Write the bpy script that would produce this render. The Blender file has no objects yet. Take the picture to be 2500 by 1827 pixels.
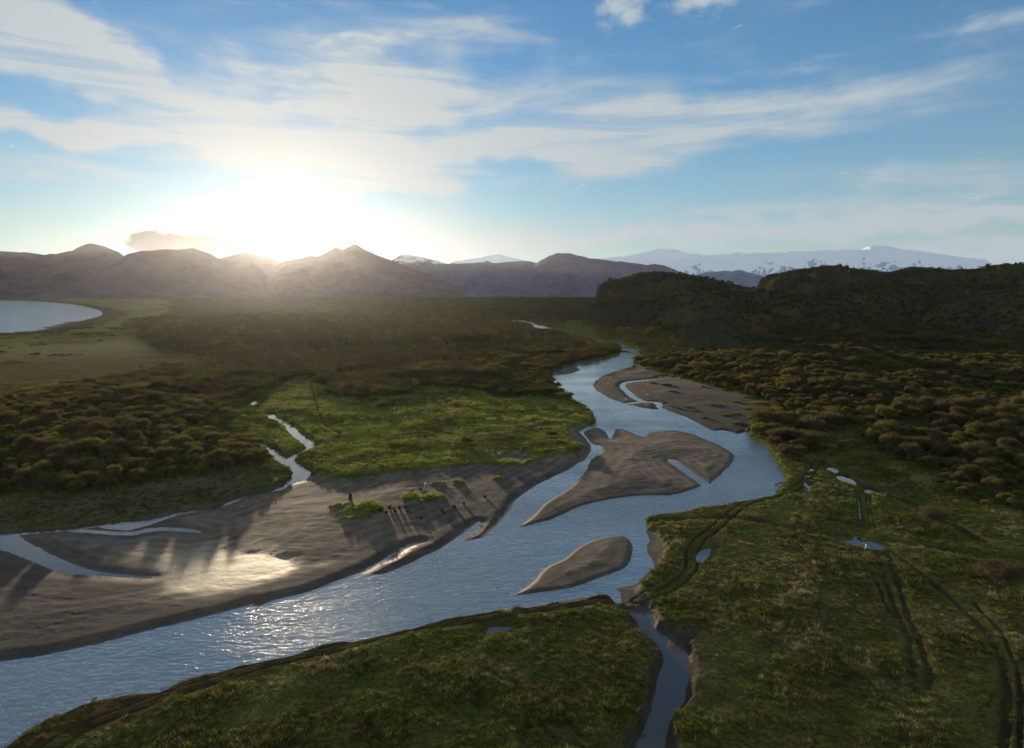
import bpy, math, random
import numpy as np, time
from mathutils import Vector, Matrix
R = math.radians
random.seed(7); rng = np.random.default_rng(11)
SC = bpy.context.scene
COL = SC.collection

# ------------------------------------------------------------------ camera
CH = 50.0; PITCH = R(6.7); F = 1690.0
cp, sp = math.cos(PITCH), math.sin(PITCH)
HORIZ = 913.5 - F*math.tan(PITCH)
def ray(u, v):
    a = (u-1250)/F; b = (v-913.5)/F
    return np.array([a, cp - b*sp, -sp - b*cp])
def unp(u, v, z=0.0):
    d = ray(u, v); t = (z-CH)/d[2]
    return (d[0]*t, d[1]*t)
VIEWS = dict(A=(0,500,2.66), B=(800,500,2.66), C=(1400,550,2.0555), D=(0,900,2.5122), E=(800,900,2.5122),
             Fv=(1600,1000,2.5122), G=(0,1300,2.261), H=(1000,1400,2.5122), O=(0,0,.9044), J=(1550,850,5.5075),
             K=(1800,900,5.5075), S=(0,0,1.0), L=(1900,1200,2.635))
def P(view, pts, z=0.0):
    ox, oy, s = VIEWS[view]
    return [unp(ox+x/s, oy+y/s, z) for x, y in pts]
def azel(x, y):                      # overview pixel -> azimuth, tan(elevation)
    d = ray(x/.9044, y/.9044)
    return math.atan2(d[0], d[1]), d[2]/math.hypot(d[0], d[1])

cam = bpy.data.cameras.new('camera'); co = bpy.data.objects.new('camera', cam); COL.objects.link(co)
co.location = (0, 0, CH); co.rotation_euler = (R(90)-PITCH, 0, 0)
cam.sensor_fit = 'HORIZONTAL'; cam.sensor_width = 36; cam.lens = 36*F/2500
cam.clip_start = 0.5; cam.clip_end = 200000
SC.camera = co

# ------------------------------------------------------------------ helpers
def tag(o, label=None, cat=None, group=None, kind=None):
    if label: o['label'] = label
    if cat: o['category'] = cat
    if group: o['group'] = group
    if kind: o['kind'] = kind
    return o
def link(o, parent=None):
    COL.objects.link(o)
    if parent: o.parent = parent
    return o
def mesh_np(name, V, Fc, mat=None, smooth=False, mats=None, midx=None):
    V = np.asarray(V, dtype=np.float32).reshape(-1, 3); Fc = np.asarray(Fc, dtype=np.int32)
    k = Fc.shape[1]; n = len(Fc)
    m = bpy.data.meshes.new(name)
    m.vertices.add(len(V)); m.vertices.foreach_set('co', V.ravel())
    m.loops.add(n*k); m.loops.foreach_set('vertex_index', Fc.ravel())
    m.polygons.add(n)
    m.polygons.foreach_set('loop_start', np.arange(0, n*k, k, dtype=np.int32))
    m.polygons.foreach_set('loop_total', np.full(n, k, dtype=np.int32))
    for mm in (mats or ([mat] if mat else [])): m.materials.append(mm)
    if midx is not None: m.polygons.foreach_set('material_index', np.asarray(midx, dtype=np.int32))
    m.polygons.foreach_set('use_smooth', np.full(n, smooth, dtype=bool))
    m.update(calc_edges=True)
    return m
def hsh(ix, iy, seed):
    h = (ix.astype(np.int64)*374761393 + iy.astype(np.int64)*668265263 + seed*974711) & 0xffffffff
    h = ((h ^ (h >> 13))*1274126177) & 0xffffffff
    h = (h ^ (h >> 16))
    return (h & 0xffffff)/float(0xffffff)*2-1
def vn(x, y, seed=0):
    fx = np.floor(x); fy = np.floor(y); tx = x-fx; ty = y-fy
    tx = tx*tx*tx*(tx*(tx*6-15)+10); ty = ty*ty*ty*(ty*(ty*6-15)+10)
    a = hsh(fx, fy, seed); b = hsh(fx+1, fy, seed); c = hsh(fx, fy+1, seed); d = hsh(fx+1, fy+1, seed)
    return (a*(1-tx)+b*tx)*(1-ty)+(c*(1-tx)+d*tx)*ty
def fbm(x, y, s, octs=4, seed=0, gain=.5, ridged=False):
    x = x/s; y = y/s; t = np.zeros_like(x); a = 1.; n = 0
    for i in range(octs):
        v = vn(x*(c:=.8)-y*.6, x*.6+y*.8, seed+i*17)
        if ridged: v = 1-2*np.abs(v)
        t += a*v; n += a; a *= gain; x, y = (x*.8-y*.6)*2.03+3.1, (x*.6+y*.8)*2.03-1.7
    return t/n
def sst(e0, e1, x):
    t = np.clip((x-e0)/(e1-e0), 0, 1); return t*t*(3-2*t)
def inside(poly, X, Y):
    r = np.zeros(X.shape, dtype=bool); n = len(poly)
    for i in range(n):
        x1, y1 = poly[i]; x2, y2 = poly[(i+1) % n]
        if y1 == y2: continue
        c = ((y1 > Y) != (y2 > Y)) & (X < (x2-x1)*(Y-y1)/(y2-y1)+x1)
        r ^= c
    return r
def segdist(pts, X, Y, closed=True):
    d = np.full(X.shape, 1e12); n = len(pts)
    for i in range(n if closed else n-1):
        x1, y1 = pts[i]; x2, y2 = pts[(i+1) % n]
        dx = x2-x1; dy = y2-y1; L = dx*dx+dy*dy+1e-12
        t = np.clip(((X-x1)*dx+(Y-y1)*dy)/L, 0, 1)
        q = (X-x1-t*dx)**2+(Y-y1-t*dy)**2
        np.minimum(d, q, out=d)
    return np.sqrt(d)
def densify(poly, amp=.35, seed=1):      # break long edges and roughen so no outline is ruler straight
    out = []
    n = len(poly)
    for i in range(n):
        a = np.array(poly[i]); b = np.array(poly[(i+1) % n]); L = np.hypot(*(b-a)); dist = np.hypot(*a)
        k = int(min(8, max(1, L/max(1.5, dist*.02))))
        nrm = np.array([-(b-a)[1], (b-a)[0]])/(L+1e-9)
        for j in range(k):
            p = a+(b-a)*j/k
            w = amp*dist/150*math.sin(12.9*(i+j*.37)+seed)*(0.6 if j else .3)
            out.append(tuple(p+nrm*w))
    return out
def smoothpoly(poly, closed=True):       # Catmull-Rom
    n = len(poly); out = []; P_ = [np.array(p) for p in poly]
    for i in range(n if closed else n-1):
        if closed: p0, p1, p2, p3 = P_[i-1], P_[i], P_[(i+1) % n], P_[(i+2) % n]
        else: p0, p1, p2, p3 = P_[max(i-1, 0)], P_[i], P_[i+1], P_[min(i+2, n-1)]
        for t in (0, .33, .67):
            out.append(tuple(.5*((2*p1)+(p2-p0)*t+(2*p0-5*p1+4*p2-p3)*t*t+(3*p1-p0-3*p2+p3)*t**3)))
    if not closed: out.append(tuple(P_[-1]))
    return out

# ------------------------------------------------------------------ traced outlines (world metres, through the traced pixel)
RIVER = (P('G', [(0,1175),(100,1110),(150,1075),(240,1020),(330,985),(440,935),(560,900),(700,870),(880,860),(960,820),(1060,790),(1200,755),(1400,705),(1600,665),(1800,600),(2000,570),(2261,515)], .8)
 + P('H', [(200,265),(400,240),(580,215),(750,175),(900,150),(1050,120),(1180,115),(1240,125),(1290,178)], .7)
 + P('H', [(1305,160),(1290,110),(1255,92),(1380,60)])
 + P('E', [(1895,1285),(1950,1230),(2010,1200),(1990,1165),(1960,1110),(1960,1070),(1985,1040),(1960,990),(1950,960),(1940,905),(2060,885),(2261,865)], .6)
 + P('Fv', [(100,630),(250,610),(420,590),(560,565),(700,540),(750,515),(760,470),(810,425),(780,385),(750,330),(720,280),(680,230),(650,200),(590,170),(570,150),(575,130)], .2)
 + P('C', [(820,1050),(690,1030),(640,1005),(540,955),(460,925),(400,925),(330,915),(260,900),(180,870),(110,830),(95,800),(130,765),(200,735),(290,710),(300,700),(300,680),(340,660),(330,630),(260,605),(220,590),(120,577)])
 + P('B', [(1740,879),(1800,905),(1880,912),(1910,940),(1900,970),(1850,990),(1750,1015),(1650,1030),(1560,1060),(1480,1090),(1450,1110),(1455,1150),(1490,1190),(1540,1215),(1580,1255),(1640,1300),(1720,1350),(1740,1400),(1730,1430)])
 + P('E', [(1640,335),(1610,350),(1550,385),(1570,410),(1600,445),(1620,460),(1620,500),(1580,560),(1510,600),(1420,650),(1330,690),(1250,740),(1180,780),(1140,820),(1110,880),(1060,940),(1000,990),(950,1035),(850,1060),(818,1058),(830,1045),(900,1000),(940,950),(930,940),(870,975),(830,1010),(770,1050),(680,1110),(580,1160),(480,1210),(350,1255),(250,1270),(200,1268),(260,1230),(340,1180),(450,1100),(560,1060),(480,1085),(380,1145),(250,1228),(150,1270),(60,1300)])
 + P('D', [(2010,1325),(1900,1370),(1700,1420),(1600,1460),(1500,1500)])
 + P('G', [(1400,400),(1200,450),(1000,500),(800,550),(600,600),(400,650),(200,690),(0,715)])
 + P('S', [(-200,1665),(-500,1720),(-500,2100),(-150,1950)]))
UPPER = P('B', [(1190,758),(1215,745),(1240,745),(1270,752),(1330,752),(1340,768),(1400,783),(1440,797),(1480,815),(1600,850),(1760,880),(1740,884),(1590,856),(1470,818),(1400,817),(1345,805),(1325,782),(1280,771),(1190,763)])
TRIB = P('D', [(1690,742),(1740,735),(1770,710),(1850,690),(1890,665),(1898,640),(1880,615),(1850,605),(1830,590),(1800,575),(1792,552),(1810,535),(1850,515),(1905,497),(1932,485),(1915,450),(1895,430),(1850,405),(1820,385),(1790,345),(1740,325),(1690,295),(1670,270),(1640,272),(1635,295),(1680,325),(1740,345),(1780,390),(1820,430),(1870,460),(1898,480),(1890,492),(1840,508),(1800,528),(1780,545),(1750,552),(1700,520),(1690,500),(1650,480),(1600,460),(1500,425),(1500,430),(1600,475),(1640,500),(1655,525),(1700,565),(1760,605),(1810,635),(1800,660),(1780,690),(1730,712)])
TRIB2 = P('D', [(1518,240),(1520,222),(1545,195),(1585,180),(1580,220),(1575,232)])
LSTREAM = P('D', [(-40,1015),(60,1012),(100,1025),(120,1045),(160,1075),(280,1130),(380,1175),(480,1215),(560,1240),(700,1262),(850,1275),(930,1285),(880,1287),(760,1280),(500,1262),(400,1252),(300,1222),(180,1172),(80,1132),(-40,1075)])
LSTREAM2 = P('D', [(1470,795),(1400,822),(1300,856),(1120,878),(1000,912),(930,925),(850,935),(760,935),(690,950),(620,955),(640,975),(760,985),(800,985),(900,960),(1000,925),(1120,888),(1300,862),(1400,830)])
LSTREAM3 = P('D', [(395,988),(470,992),(550,996),(700,1008),(820,1007),(900,987),(980,981),(1050,982),(1150,990),(1220,1003),(1150,996),(1050,990),(980,990),(900,1000),(820,1018),(700,1016),(550,1002),(470,998)])
FSTREAM = P('H', [(1340,245),(1380,245),(1420,285),(1440,260),(1465,232),(1480,300),(1490,340),(1560,365),(1590,410),(1575,450),(1605,482),(1640,462),(1690,500),(1715,550),(1715,650),(1690,720),(1690,780),(1640,840),(1600,900),(1570,1000),(1555,1100),(1540,1300),(1300,1300),(1370,1100),(1440,960),(1485,840),(1512,720),(1530,620),(1560,540),(1550,490),(1500,420),(1440,370),(1405,330),(1400,290)])
RIB = [(P('D', [(1925,490),(1895,494),(1850,512),(1815,530),(1790,550)]), 1.1), (P('D', [(1640,285),(1690,312),(1745,338),(1785,370),(1820,410),(1870,445),(1905,480)]), 1.3), (P('D', [(1700,742),(1640,752),(1560,768),(1480,790),(1430,812)]), .9), (P('D', [(640,955),(500,975),(300,995),(100,1008)]), .8),
 (P('C', [(448,758),(425,768),(400,774),(340,780),(280,786),(250,797),(246,812),(270,835),(300,860),(345,884),(385,888),(420,892),(430,908),(445,920)]), 1.0),
       (P('C', [(350,884),(300,892),(260,898)]), .5),
       (P('C', [(490,1180),(530,1210),(580,1243),(620,1275),(655,1300)]), .9),
       (P('C', [(740,1035),(780,1045),(820,1060),(880,1062)]), 1.2)]
BIGBAR = P('E', [(1184,972),(1230,930),(1280,880),(1330,830),(1420,770),(1500,720),(1540,670),(1580,620),(1600,580),(1640,540),(1680,510),(1670,470),(1640,470),(1600,440),(1570,395),(1610,370),(1660,362),(1700,385),(1725,428),(1738,428),(1765,375),(1820,375),(1880,400),(1940,418),(1960,395),(2060,380),(2150,380)]) \
 + P('C', [(500,1028),(600,1050),(700,1090),(780,1130),(813,1160),(790,1200),(740,1250),(680,1300),(650,1303),(590,1330)]) \
 + P('E', [(2100,778),(1900,780),(1700,810),(1550,850),(1400,910),(1280,955),(1200,975)])
BAR2 = P('E', [(1140,1390),(1200,1350),(1260,1300),(1300,1250),(1350,1210),(1440,1170),(1500,1120),(1560,1080),(1650,1045),(1750,1028),(1810,1025),(1850,1050),(1872,1090),(1865,1150),(1840,1210),(1780,1245),(1680,1280),(1550,1330),(1450,1355),(1300,1375),(1200,1388)])
BAR3 = P('B', [(1488,1106),(1530,1080),(1600,1063),(1645,1070),(1580,1097)])
SEA = P('A', [(0,622),(200,625),(400,640),(520,655),(600,675),(650,690),(665,705),(650,725),(580,745),(450,780),(300,810),(150,830),(0,845)]) \
 + [(-760,560),(-1400,250),(-4000,0),(-14000,-2000),(-16000,4000),(-6500,5200)]
SANDFLAT = (P('D', [(-400,1010),(0,1000),(250,990),(450,975),(640,955),(900,920),(1100,870),(1350,830),(1470,780),(1690,735),(1740,730),(1850,690),(1890,660),(1960,650),(2040,690),(2200,700)])
 + P('E', [(0,670),(30,690),(200,690),(350,665),(450,650),(600,640),(700,625),(850,610),(1060,610),(1200,600),(1300,580),(1450,540),(1560,520),(1620,490),(1640,520),(1540,660),(1350,800),(1184,980),(1000,1080),(700,1200),(200,1350),(0,1420)])
 + P('G', [(1400,500),(700,650),(0,800)]) + P('S', [(-500,1800),(-700,1300)]))
SANDP = P('E', [(1050,550),(1130,518),(1200,530),(1250,560),(1200,600),(1080,605)])
SANDR = P('C', [(290,695),(340,720),(440,750),(500,765),(620,800),(740,830),(850,860),(960,890),(1000,930),(960,970),(890,1010),(875,1045),(760,1075),(640,1030),(460,960),(330,930),(140,890),(60,840),(60,780),(180,725)])
SANDL = P('B', [(1540,1062),(1620,1033),(1720,1018),(1780,1010),(1790,1030),(1650,1075),(1560,1085)])
MUD = P('H', [(1240,80),(1380,50),(1410,150),(1480,190),(1470,230),(1490,300),(1500,340),(1450,360),(1380,260),(1330,230),(1290,200),(1290,150)])
MUD2 = P('H', [(1590,350),(1700,365),(1800,385),(1760,430),(1730,500),(1720,540),(1640,500),(1590,520),(1560,440)])
PUD = [P('Fv', p, .9) for p in (
 [(1048,360),(1075,350),(1110,358),(1128,375),(1100,383),(1060,376)],
 [(1113,407),(1140,403),(1200,420),(1228,440),(1225,458),(1180,445),(1130,428)],
 [(1275,492),(1310,488),(1345,503),(1300,508)],
 [(942,372),(955,361),(970,363),(965,376)],
 [(912,448),(922,440),(932,456),(943,462),(958,450),(962,478),(935,481),(928,468),(914,462)],
 [(890,519),(905,505),(928,512),(920,520)],
 [(1148,798),(1205,795),(1215,775),(1250,780),(1260,800),(1330,805),(1390,830),(1400,848),(1330,848),(1240,825)],
 [(250,900),(258,878),(285,855),(340,845),(325,895),(280,935),(250,918)],
 [(1246,565),(1251,565),(1256,620),(1259,690),(1253,688),(1250,620)])] + [P('H', p, .9) for p in ([(470,362),(485,325),(520,318),(630,318),(625,328),(590,345),(520,358)],)]
PUDL = ['round bright puddle at the top of the track fork under the trees', 'long oval bright puddle on the track just below the round one',
 'small sliver puddle lowest of the row on the eastern track', 'tiny curled puddle left of the round bright one',
 'ragged H shaped puddle on the riverside track', 'smallest puddle on the riverside track nearest the river bend',
 'wide blue jagged puddle across the crossing of the meadow tracks', 'deep blue pool in the hollow of the riverside track',
 'thin upright strip of water in a wheel rut', 'rippled shallow puddle on the muddy track along the near bank']
GRASSP = [P('E', p) for p in ([(65,905),(120,880),(240,850),(330,860),(320,900),(240,935),(130,960),(70,950)],
 [(440,810),(520,790),(570,800),(560,830),(480,838)], [(565,800),(640,780),(715,800),(700,820),(600,825)],
 [(755,705),(800,692),(845,703),(830,720),(770,722)], [(1015,690),(1050,675),(1070,685),(1060,700)], [(1060,595),(1110,572),(1175,590),(1160,610),(1080,612)],
 [(10,865),(100,845),(150,850),(60,885)], [(620,720),(740,708),(720,722),(630,735)])]
MARSH = P('A', [(0,845),(300,820),(600,755),(680,715),(660,690),(560,650),(300,620),(0,614),(1130,610),(1130,720),(980,760),(960,880),(1100,960),(1350,1000),(1100,1080),(850,1120),(500,1220),(0,1330)]) + P('A', [(-900,1330),(-900,800)])
WL = (P('D', [(-600,830),(0,830),(500,800),(900,740),(1200,690),(1500,650),(1680,620),(1700,590),(1640,510),(1560,460),(1400,440),(1420,350),(1480,260),(1520,200),(1560,150),(1700,110),(1900,60)])
 + P('B', [(0,1115),(200,1085),(330,1060),(300,1090),(0,1160),(0,1250),(200,1280),(500,1260),(600,1190),(900,1200),(1100,1260),(1350,1250),(1480,1290),(1590,1260),(1550,1220),(1490,1190),(1455,1150),(1450,1110),(1480,1085),(1560,1050),(1750,1010),(1850,985),(1905,965),(1905,940),(1880,912),(1745,880),(1480,815),(1700,700),(1740,612)])
 + P('S', [(1500,722),(0,722)]) + P('A', [(1130,605),(1130,720),(980,760),(960,880),(1100,960),(1350,1000),(1100,1080),(850,1120),(500,1220),(0,1330),(-900,1330)]))
WR = (P('C', [(120,577),(220,585),(330,625),(345,665),(300,690),(340,715),(440,745),(620,800),(850,860),(1000,900),(980,960),(900,1015),(880,1045),(960,1100),(1030,1200)])
 + P('Fv', [(720,270),(770,350),(860,345),(960,300),(960,200),(1050,170),(1200,150),(1350,270),(1450,310),(1600,350),(1750,420),(1800,520),(1900,590),(2100,640),(2400,760)])
 + P('S', [(3400,1300),(3400,750),(2000,725),(1540,725),(1420,760)])
 + P('B', [(1745,876)]))
TRK = [(P('Fv', [(1000,330),(930,440),(850,510),(700,560),(560,600),(480,650),(430,700),(350,770),(270,830),(220,900),(220,1000),(170,1060),(80,1130),(0,1170)]) + P('H', [(1480,150),(1400,175)]), 2.0, .45, .30),
 (P('Fv', [(-40,700),(100,695),(250,690),(450,690),(600,705),(800,750),(950,775),(1150,790)]), 1.5, .75, .3),
 (P('Fv', [(1380,825),(1700,880),(2000,940),(2261,1000),(2400,1040)]), 0, 1.2, .4),
 (P('Fv', [(1000,330),(1100,395),(1230,470),(1400,540),(1560,600),(1700,680),(1850,745),(2000,840)]), 1.3, .9, .3),
 (P('L', [(630,400),(655,500),(680,620),(720,720),(780,870),(830,1000),(860,1180)]), 0, .62, .2),
 (P('L', [(700,410),(730,520),(780,680),(820,800),(870,930),(920,1050),(960,1180),(960,1320)]), 0, .65, .2),
 (P('L', [(600,560),(650,680),(720,830)]), 0, .35, .16),
 (P('L', [(700,390),(850,500),(1000,640),(1150,780),(1300,930),(1390,1080),(1440,1200),(1465,1350),(1460,1520),(1440,1700)]), 0, .7, .25),
 (P('L', [(1250,760),(1400,930),(1480,1080),(1530,1220),(1550,1400),(1545,1700)]), 0, .4, .28),
 (P('H', [(1340,200),(1150,215),(900,245),(600,290),(300,335),(0,370)]) + P('G', [(1900,665),(1500,760),(1200,860),(900,960),(500,1110),(350,1192),(150,1300)]), 1.9, .4, .07),
 (P('H', [(1200,190),(900,210),(700,240)]), .8, .4, .2),
 (P('Fv', [(1240,540),(1246,620),(1262,700),(1300,760)]), .9, .25, .15), (P('Fv', [(1300,540),(1310,640),(1330,750)]), .8, .22, .12),
 (P('D', [(1900,80),(1960,300),(2030,390),(2080,420),(2070,450)]), 0, .5, .25)]
RBAND = P('G', [(0,1192),(150,1100),(350,1010),(700,885),(900,870),(1200,775),(1600,685),(2000,590)]) + P('H', [(300,290),(700,240),(1150,190),(1320,200),(1150,225),(900,265),(600,330),(300,375),(0,400)]) + P('G', [(1900,690),(1500,790),(1200,890),(900,1000),(600,1110),(420,1192),(300,1300),(-100,1300)])

def rough_river(p, a=.25): return densify(p, a)
RIVER = rough_river(RIVER, .12); FSTREAM = rough_river(FSTREAM, .3); TRIB = rough_river(TRIB, .3)
BIGBAR = densify(smoothpoly(BIGBAR), .06); BAR2 = smoothpoly(BAR2); BAR3 = smoothpoly(BAR3); SEA = smoothpoly(SEA[:13])[:-6]+SEA[13:] if False else SEA
LSTREAM = smoothpoly(LSTREAM); LSTREAM2 = smoothpoly(LSTREAM2)
# ------------------------------------------------------------------ terrain grid, denser where the ground is near
rs = [6., 14., 24., 34., 44., 52., 58.]
while rs[-1] < 30000:
    r = rs[-1]
    rs.append(r + (min(.75*r*r/34600, .0058*r) if r < 3200 else (.03*r if r < 14000 else .15*r)) if r > 57 else r+6)
RS = np.array(rs)
az_in = np.arange(-44, 44.01, .066)
AZ = np.radians(np.concatenate([np.arange(-180, -50, 10.), np.arange(-50, -44, 1.), az_in, np.arange(45, 51, 1.), np.arange(60, 181, 10.)]))
nr, na = len(RS), len(AZ)
RR, AA = np.meshgrid(RS, AZ, indexing='ij')
X = RR*np.sin(AA); Y = RR*np.cos(AA)
print('grid', nr, na, nr*na)
BIG = 1e3
def sdf(poly, margin, X=X, Y=Y, closed=True):       # positive inside, clipped to +-margin
    p = np.array(poly); x0, y0 = p.min(0)-margin; x1, y1 = p.max(0)+margin
    out = np.full(X.shape, -float(margin))
    m = (X > x0) & (X < x1) & (Y > y0) & (Y < y1)
    xs, ys = X[m], Y[m]
    d = segdist(poly, xs, ys, closed)
    if closed: d = np.where(inside(poly, xs, ys), d, -d)
    else: d = -d
    out[m] = np.maximum(d, -margin)
    return out
M = 40
jx = X + fbm(X, Y, 9, 3, 91)*.6 ; jy = Y + fbm(X, Y, 9, 3, 92)*.6
w_river = sdf(RIVER, M, jx, jy)
isl = [sdf(BIGBAR, M, jx, jy), sdf(BAR2, M), sdf(BAR3, M)]
isl_max = np.maximum.reduce(isl)
w_river = np.minimum(w_river, -isl_max)
streams = np.full(X.shape, -float(M))
for p in (UPPER, TRIB, TRIB2, LSTREAM, LSTREAM2, LSTREAM3, FSTREAM): streams = np.maximum(streams, sdf(p, M))
for p, w in RIB: streams = np.maximum(streams, sdf(smoothpoly(p, False), M, jx, jy, closed=False)+w)
w_sea = sdf(SEA, 400)
streams = np.where((streams > -5) & (Y > 130), streams+.35, streams)
water = np.maximum(w_river, streams)
waterA = np.maximum(water, np.maximum(w_sea, -float(M)))
sand = np.full(X.shape, -float(M))
nz = fbm(X, Y, 14, 4, 5)
for p in (SANDFLAT, SANDP, SANDR, SANDL, MUD, MUD2): sand = np.maximum(sand, sdf(p, M))
sand = np.maximum(sand, isl_max+6)
sandj = sand + fbm(X, Y, 5, 4, 6)*1.6
grassp = np.full(X.shape, -float(M))
for p in GRASSP: grassp = np.maximum(grassp, sdf(p, M))
gpj = grassp + fbm(X, Y, 1.6, 3, 61)*.9
mud = np.maximum(sdf(MUD, M), sdf(MUD2, M))
woodL = inside(WL, X, Y); woodR = inside(WR, X, Y)
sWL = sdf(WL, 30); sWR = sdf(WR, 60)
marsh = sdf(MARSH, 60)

# hills to the right: ridges at their own distance, seen in profile against the sky
def hill(pts, D, wf, wb, drop=3, seed=0, pw=.8, gully=.25, wob=0):
    ae = [azel(x, y) for x, y in pts]
    a = np.array([q[0] for q in ae]); D_ = D
    zt = np.array([max(0, CH+D_*q[1]-drop) for q in ae])
    Dn = D_ + wob*fbm(AA*400, AA*0, 60, 3, seed+3)
    ED = min(.07, .8*wf/D)*np.clip((D-RR)/wf, 0, 1)+.03*np.clip((RR-D)/wb, 0, 1); AW = AA-ED*sst(a[-1], a[0], AA)+fbm(X, Y, 30, 3, seed+40)*.006; 
    z = np.interp(AW-fbm(X, Y, 30, 3, seed+40)*.004, a, zt, left=0, right=0)
    edge = sst(a[0]-.004, a[0]+.016, AW)*(1-sst(a[-1]-.03, a[-1]+.004, AW)); z = z*edge
    fr = np.clip(1-(Dn-RR)/wf, 0, 1); fr = np.where(RR > Dn, 1, fr)
    bk = np.where(RR > Dn, np.clip(1-(RR-Dn)/wb, 0, 1), 1)
    S = (fr**pw); S = .35*S+.65*(S*S*(3-2*S)); bk = bk*bk*(3-2*bk)
    g = fbm(X, Y, 55, 5, seed, ridged=True); g2 = fbm(X, Y, 16, 4, seed+9)
    md = np.clip(S*bk*(1-S**6)*4, 0, 1)
    return np.maximum(0, z*S*bk - md*z*gully*(.6-g)*.9 + md*g2*2.4)
HILLS = [
 ([(1300,668),(1309,664),(1312,648),(1320,632),(1340,620),(1370,617),(1385,612),(1410,604),(1440,600),(1470,603),(1500,610),(1540,617),(1580,625),(1640,637),(1700,650),(1760,662),(1850,672)], 1180, 150, 420, 3, 3, .5, .3, 30),
 ([(1283,698),(1288,680),(1300,672),(1320,664),(1340,660),(1380,654),(1410,650),(1450,643),(1500,637),(1530,636),(1560,640),(1600,650),(1680,672)], 1020, 110, 250, 3, 13, .45, .3, 25),
 ([(1655,640),(1662,628),(1680,618),(1700,608),(1730,604),(1760,598),(1790,595),(1820,590),(1850,590),(1880,597),(1930,600),(1960,606),(1990,598),(2010,595),(2060,596),(2100,598),(2150,598),(2180,592),(2220,588),(2261,590),(2330,585),(2500,600)], 1750, 520, 900, 3, 23, .8, .35, 60),
 ([(1475,780),(1482,765),(1490,750),(1505,745),(1512,722),(1525,706),(1545,699),(1580,701),(1600,712),(1630,730),(1680,729),(1710,740),(1735,755),(1745,778)], 610, 42, 90, 4, 33, .35, .35, 6),
 ([(1600,700),(1640,694),(1700,688),(1780,676),(1830,672),(1880,680),(1910,700),(1925,738)], 930, 130, 240, 3, 43, .5, .35, 20),
 ([(2010,720),(2060,688),(2120,665),(2200,652),(2261,646),(2350,640),(2500,660)], 980, 190, 350, 3, 53, .7, .3, 25),
 ([(1760,700),(1800,665),(1860,650),(1950,640),(2050,640),(2150,636),(2300,640),(2500,640)], 1380, 280, 500, 3, 63, .8, .35, 40),
]
hh = np.zeros(X.shape)
for h_ in HILLS: hh = np.maximum(hh, hill(*h_))
roll = sst(0, 50, sWR)*(np.clip(fbm(X, Y, 75, 3, 71)+.35, 0, 2)*4.5 + fbm(X, Y, 24, 3, 72)*1.0)*sst(160, 320, RR) + sst(300, 900, RR)*sst(R(9), R(24), AA)*4
# base relief
lod = np.clip(RR/300, .0, 1)
meadow = 1.15 + .45*fbm(X, Y, 22, 4, 1) + .22*fbm(X, Y, 5, 3, 2) + .16*fbm(X, Y, 1.4, 3, 3)*(1-lod) + sst(0, 20, sWL)*.4
dwl = np.clip(-waterA, 0, 60)
rill = fbm(X*.5+Y*.5+fbm(X, Y, 20, 3, 81)*10, (Y-X*.3)*2.6, 9, 4, 82, ridged=True)
dune = .012*rill + .10*fbm(X*.8+Y*.6, Y*2.4-X*1.2, 16, 4, 4) + .05*fbm(X, Y, 1.6, 3, 8)*(1-lod) + .025*fbm(X+.4*Y, Y*3, 5, 2, 9, ridged=True)
sandh = .10 + .75*sst(0, 45, dwl) + .18*sst(0, 2.2, dwl) + dune*sst(0, 9, dwl)
sandh = np.where(isl_max > 0, .04+.16*sst(0, 1.3, dwl)+.60*sst(.5, 18, dwl)+(dune*1.3+.05)*sst(1, 6, dwl), sandh)
wetz = np.zeros(X.shape)
bx, by = unp(600, 1400)
# the low wet part of the sand flat: shallow gloss close to water level
WET = P('D', [(640,1130),(900,1080),(1150,1060),(1450,1020),(1500,1060),(1700,1100),(1900,1160),(2000,1200),(1900,1260),(1700,1330),(1500,1370),(1250,1410),(1100,1420),(940,1360),(930,1290),(780,1240)])
wet = sst(-3, 6, sdf(WET, M)+fbm(X, Y, 10, 4, 77)*6)
WET2 = P('E', [(210,1262),(330,1180),(500,1090),(640,1010),(780,945),(740,975),(600,1060),(440,1170),(300,1230)])
wet2 = sst(-.6, .8, sdf(WET2, 10)+fbm(X, Y, 3, 3, 78))
WET3 = P('E', [(1140,1390),(1200,1345),(1300,1250),(1440,1170),(1380,1260),(1300,1340),(1250,1380)])
wet3 = sst(-1, 1.5, sdf(WET3, 10)+fbm(X, Y, 3, 3, 79))
WET4 = P('D', [(0,1000),(500,985),(1000,990),(1350,1010),(1000,1080),(700,1180),(400,1130),(130,1060)])
wet4 = sst(-3, 6, sdf(WET4, M)+fbm(X, Y, 10, 4, 80)*6)
sandh = sandh*(1-.45*np.maximum(wet, wet4)*(isl_max < 0))
t_s = sst(-1.0, .9, sandj)
land = meadow*(1-t_s)+sandh*t_s
gm = sst(-.2, .7, gpj); land = land + gm*(.45+.2*fbm(X, Y, 1.2, 2, 62))
bank = np.where(sandj > 0, sst(0, 3.5, dwl), sst(0, 1.3, dwl)*.93+sst(0, 6, dwl)*.07)
bank = np.where((isl_max > 0) & (sandj > 0), sst(0, .8, dwl), bank)
h = land*bank
h = np.where(waterA > 0, -.05-np.minimum(.9, waterA*.22), h)
beach = sst(0, 70, -w_sea)
h = np.where(w_sea > -75, np.where(w_sea > 0, -.1-np.minimum(3, w_sea*.05), .05+beach*1.3), h)
marshm = sst(-10, 30, marsh)*(waterA < -2)
h = h + marshm*(waterA < -30)*(fbm(X+.3*Y, Y*2.2, 55, 4, 15, ridged=True)*.45+.2)*sst(0, 60, -w_sea)
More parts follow.
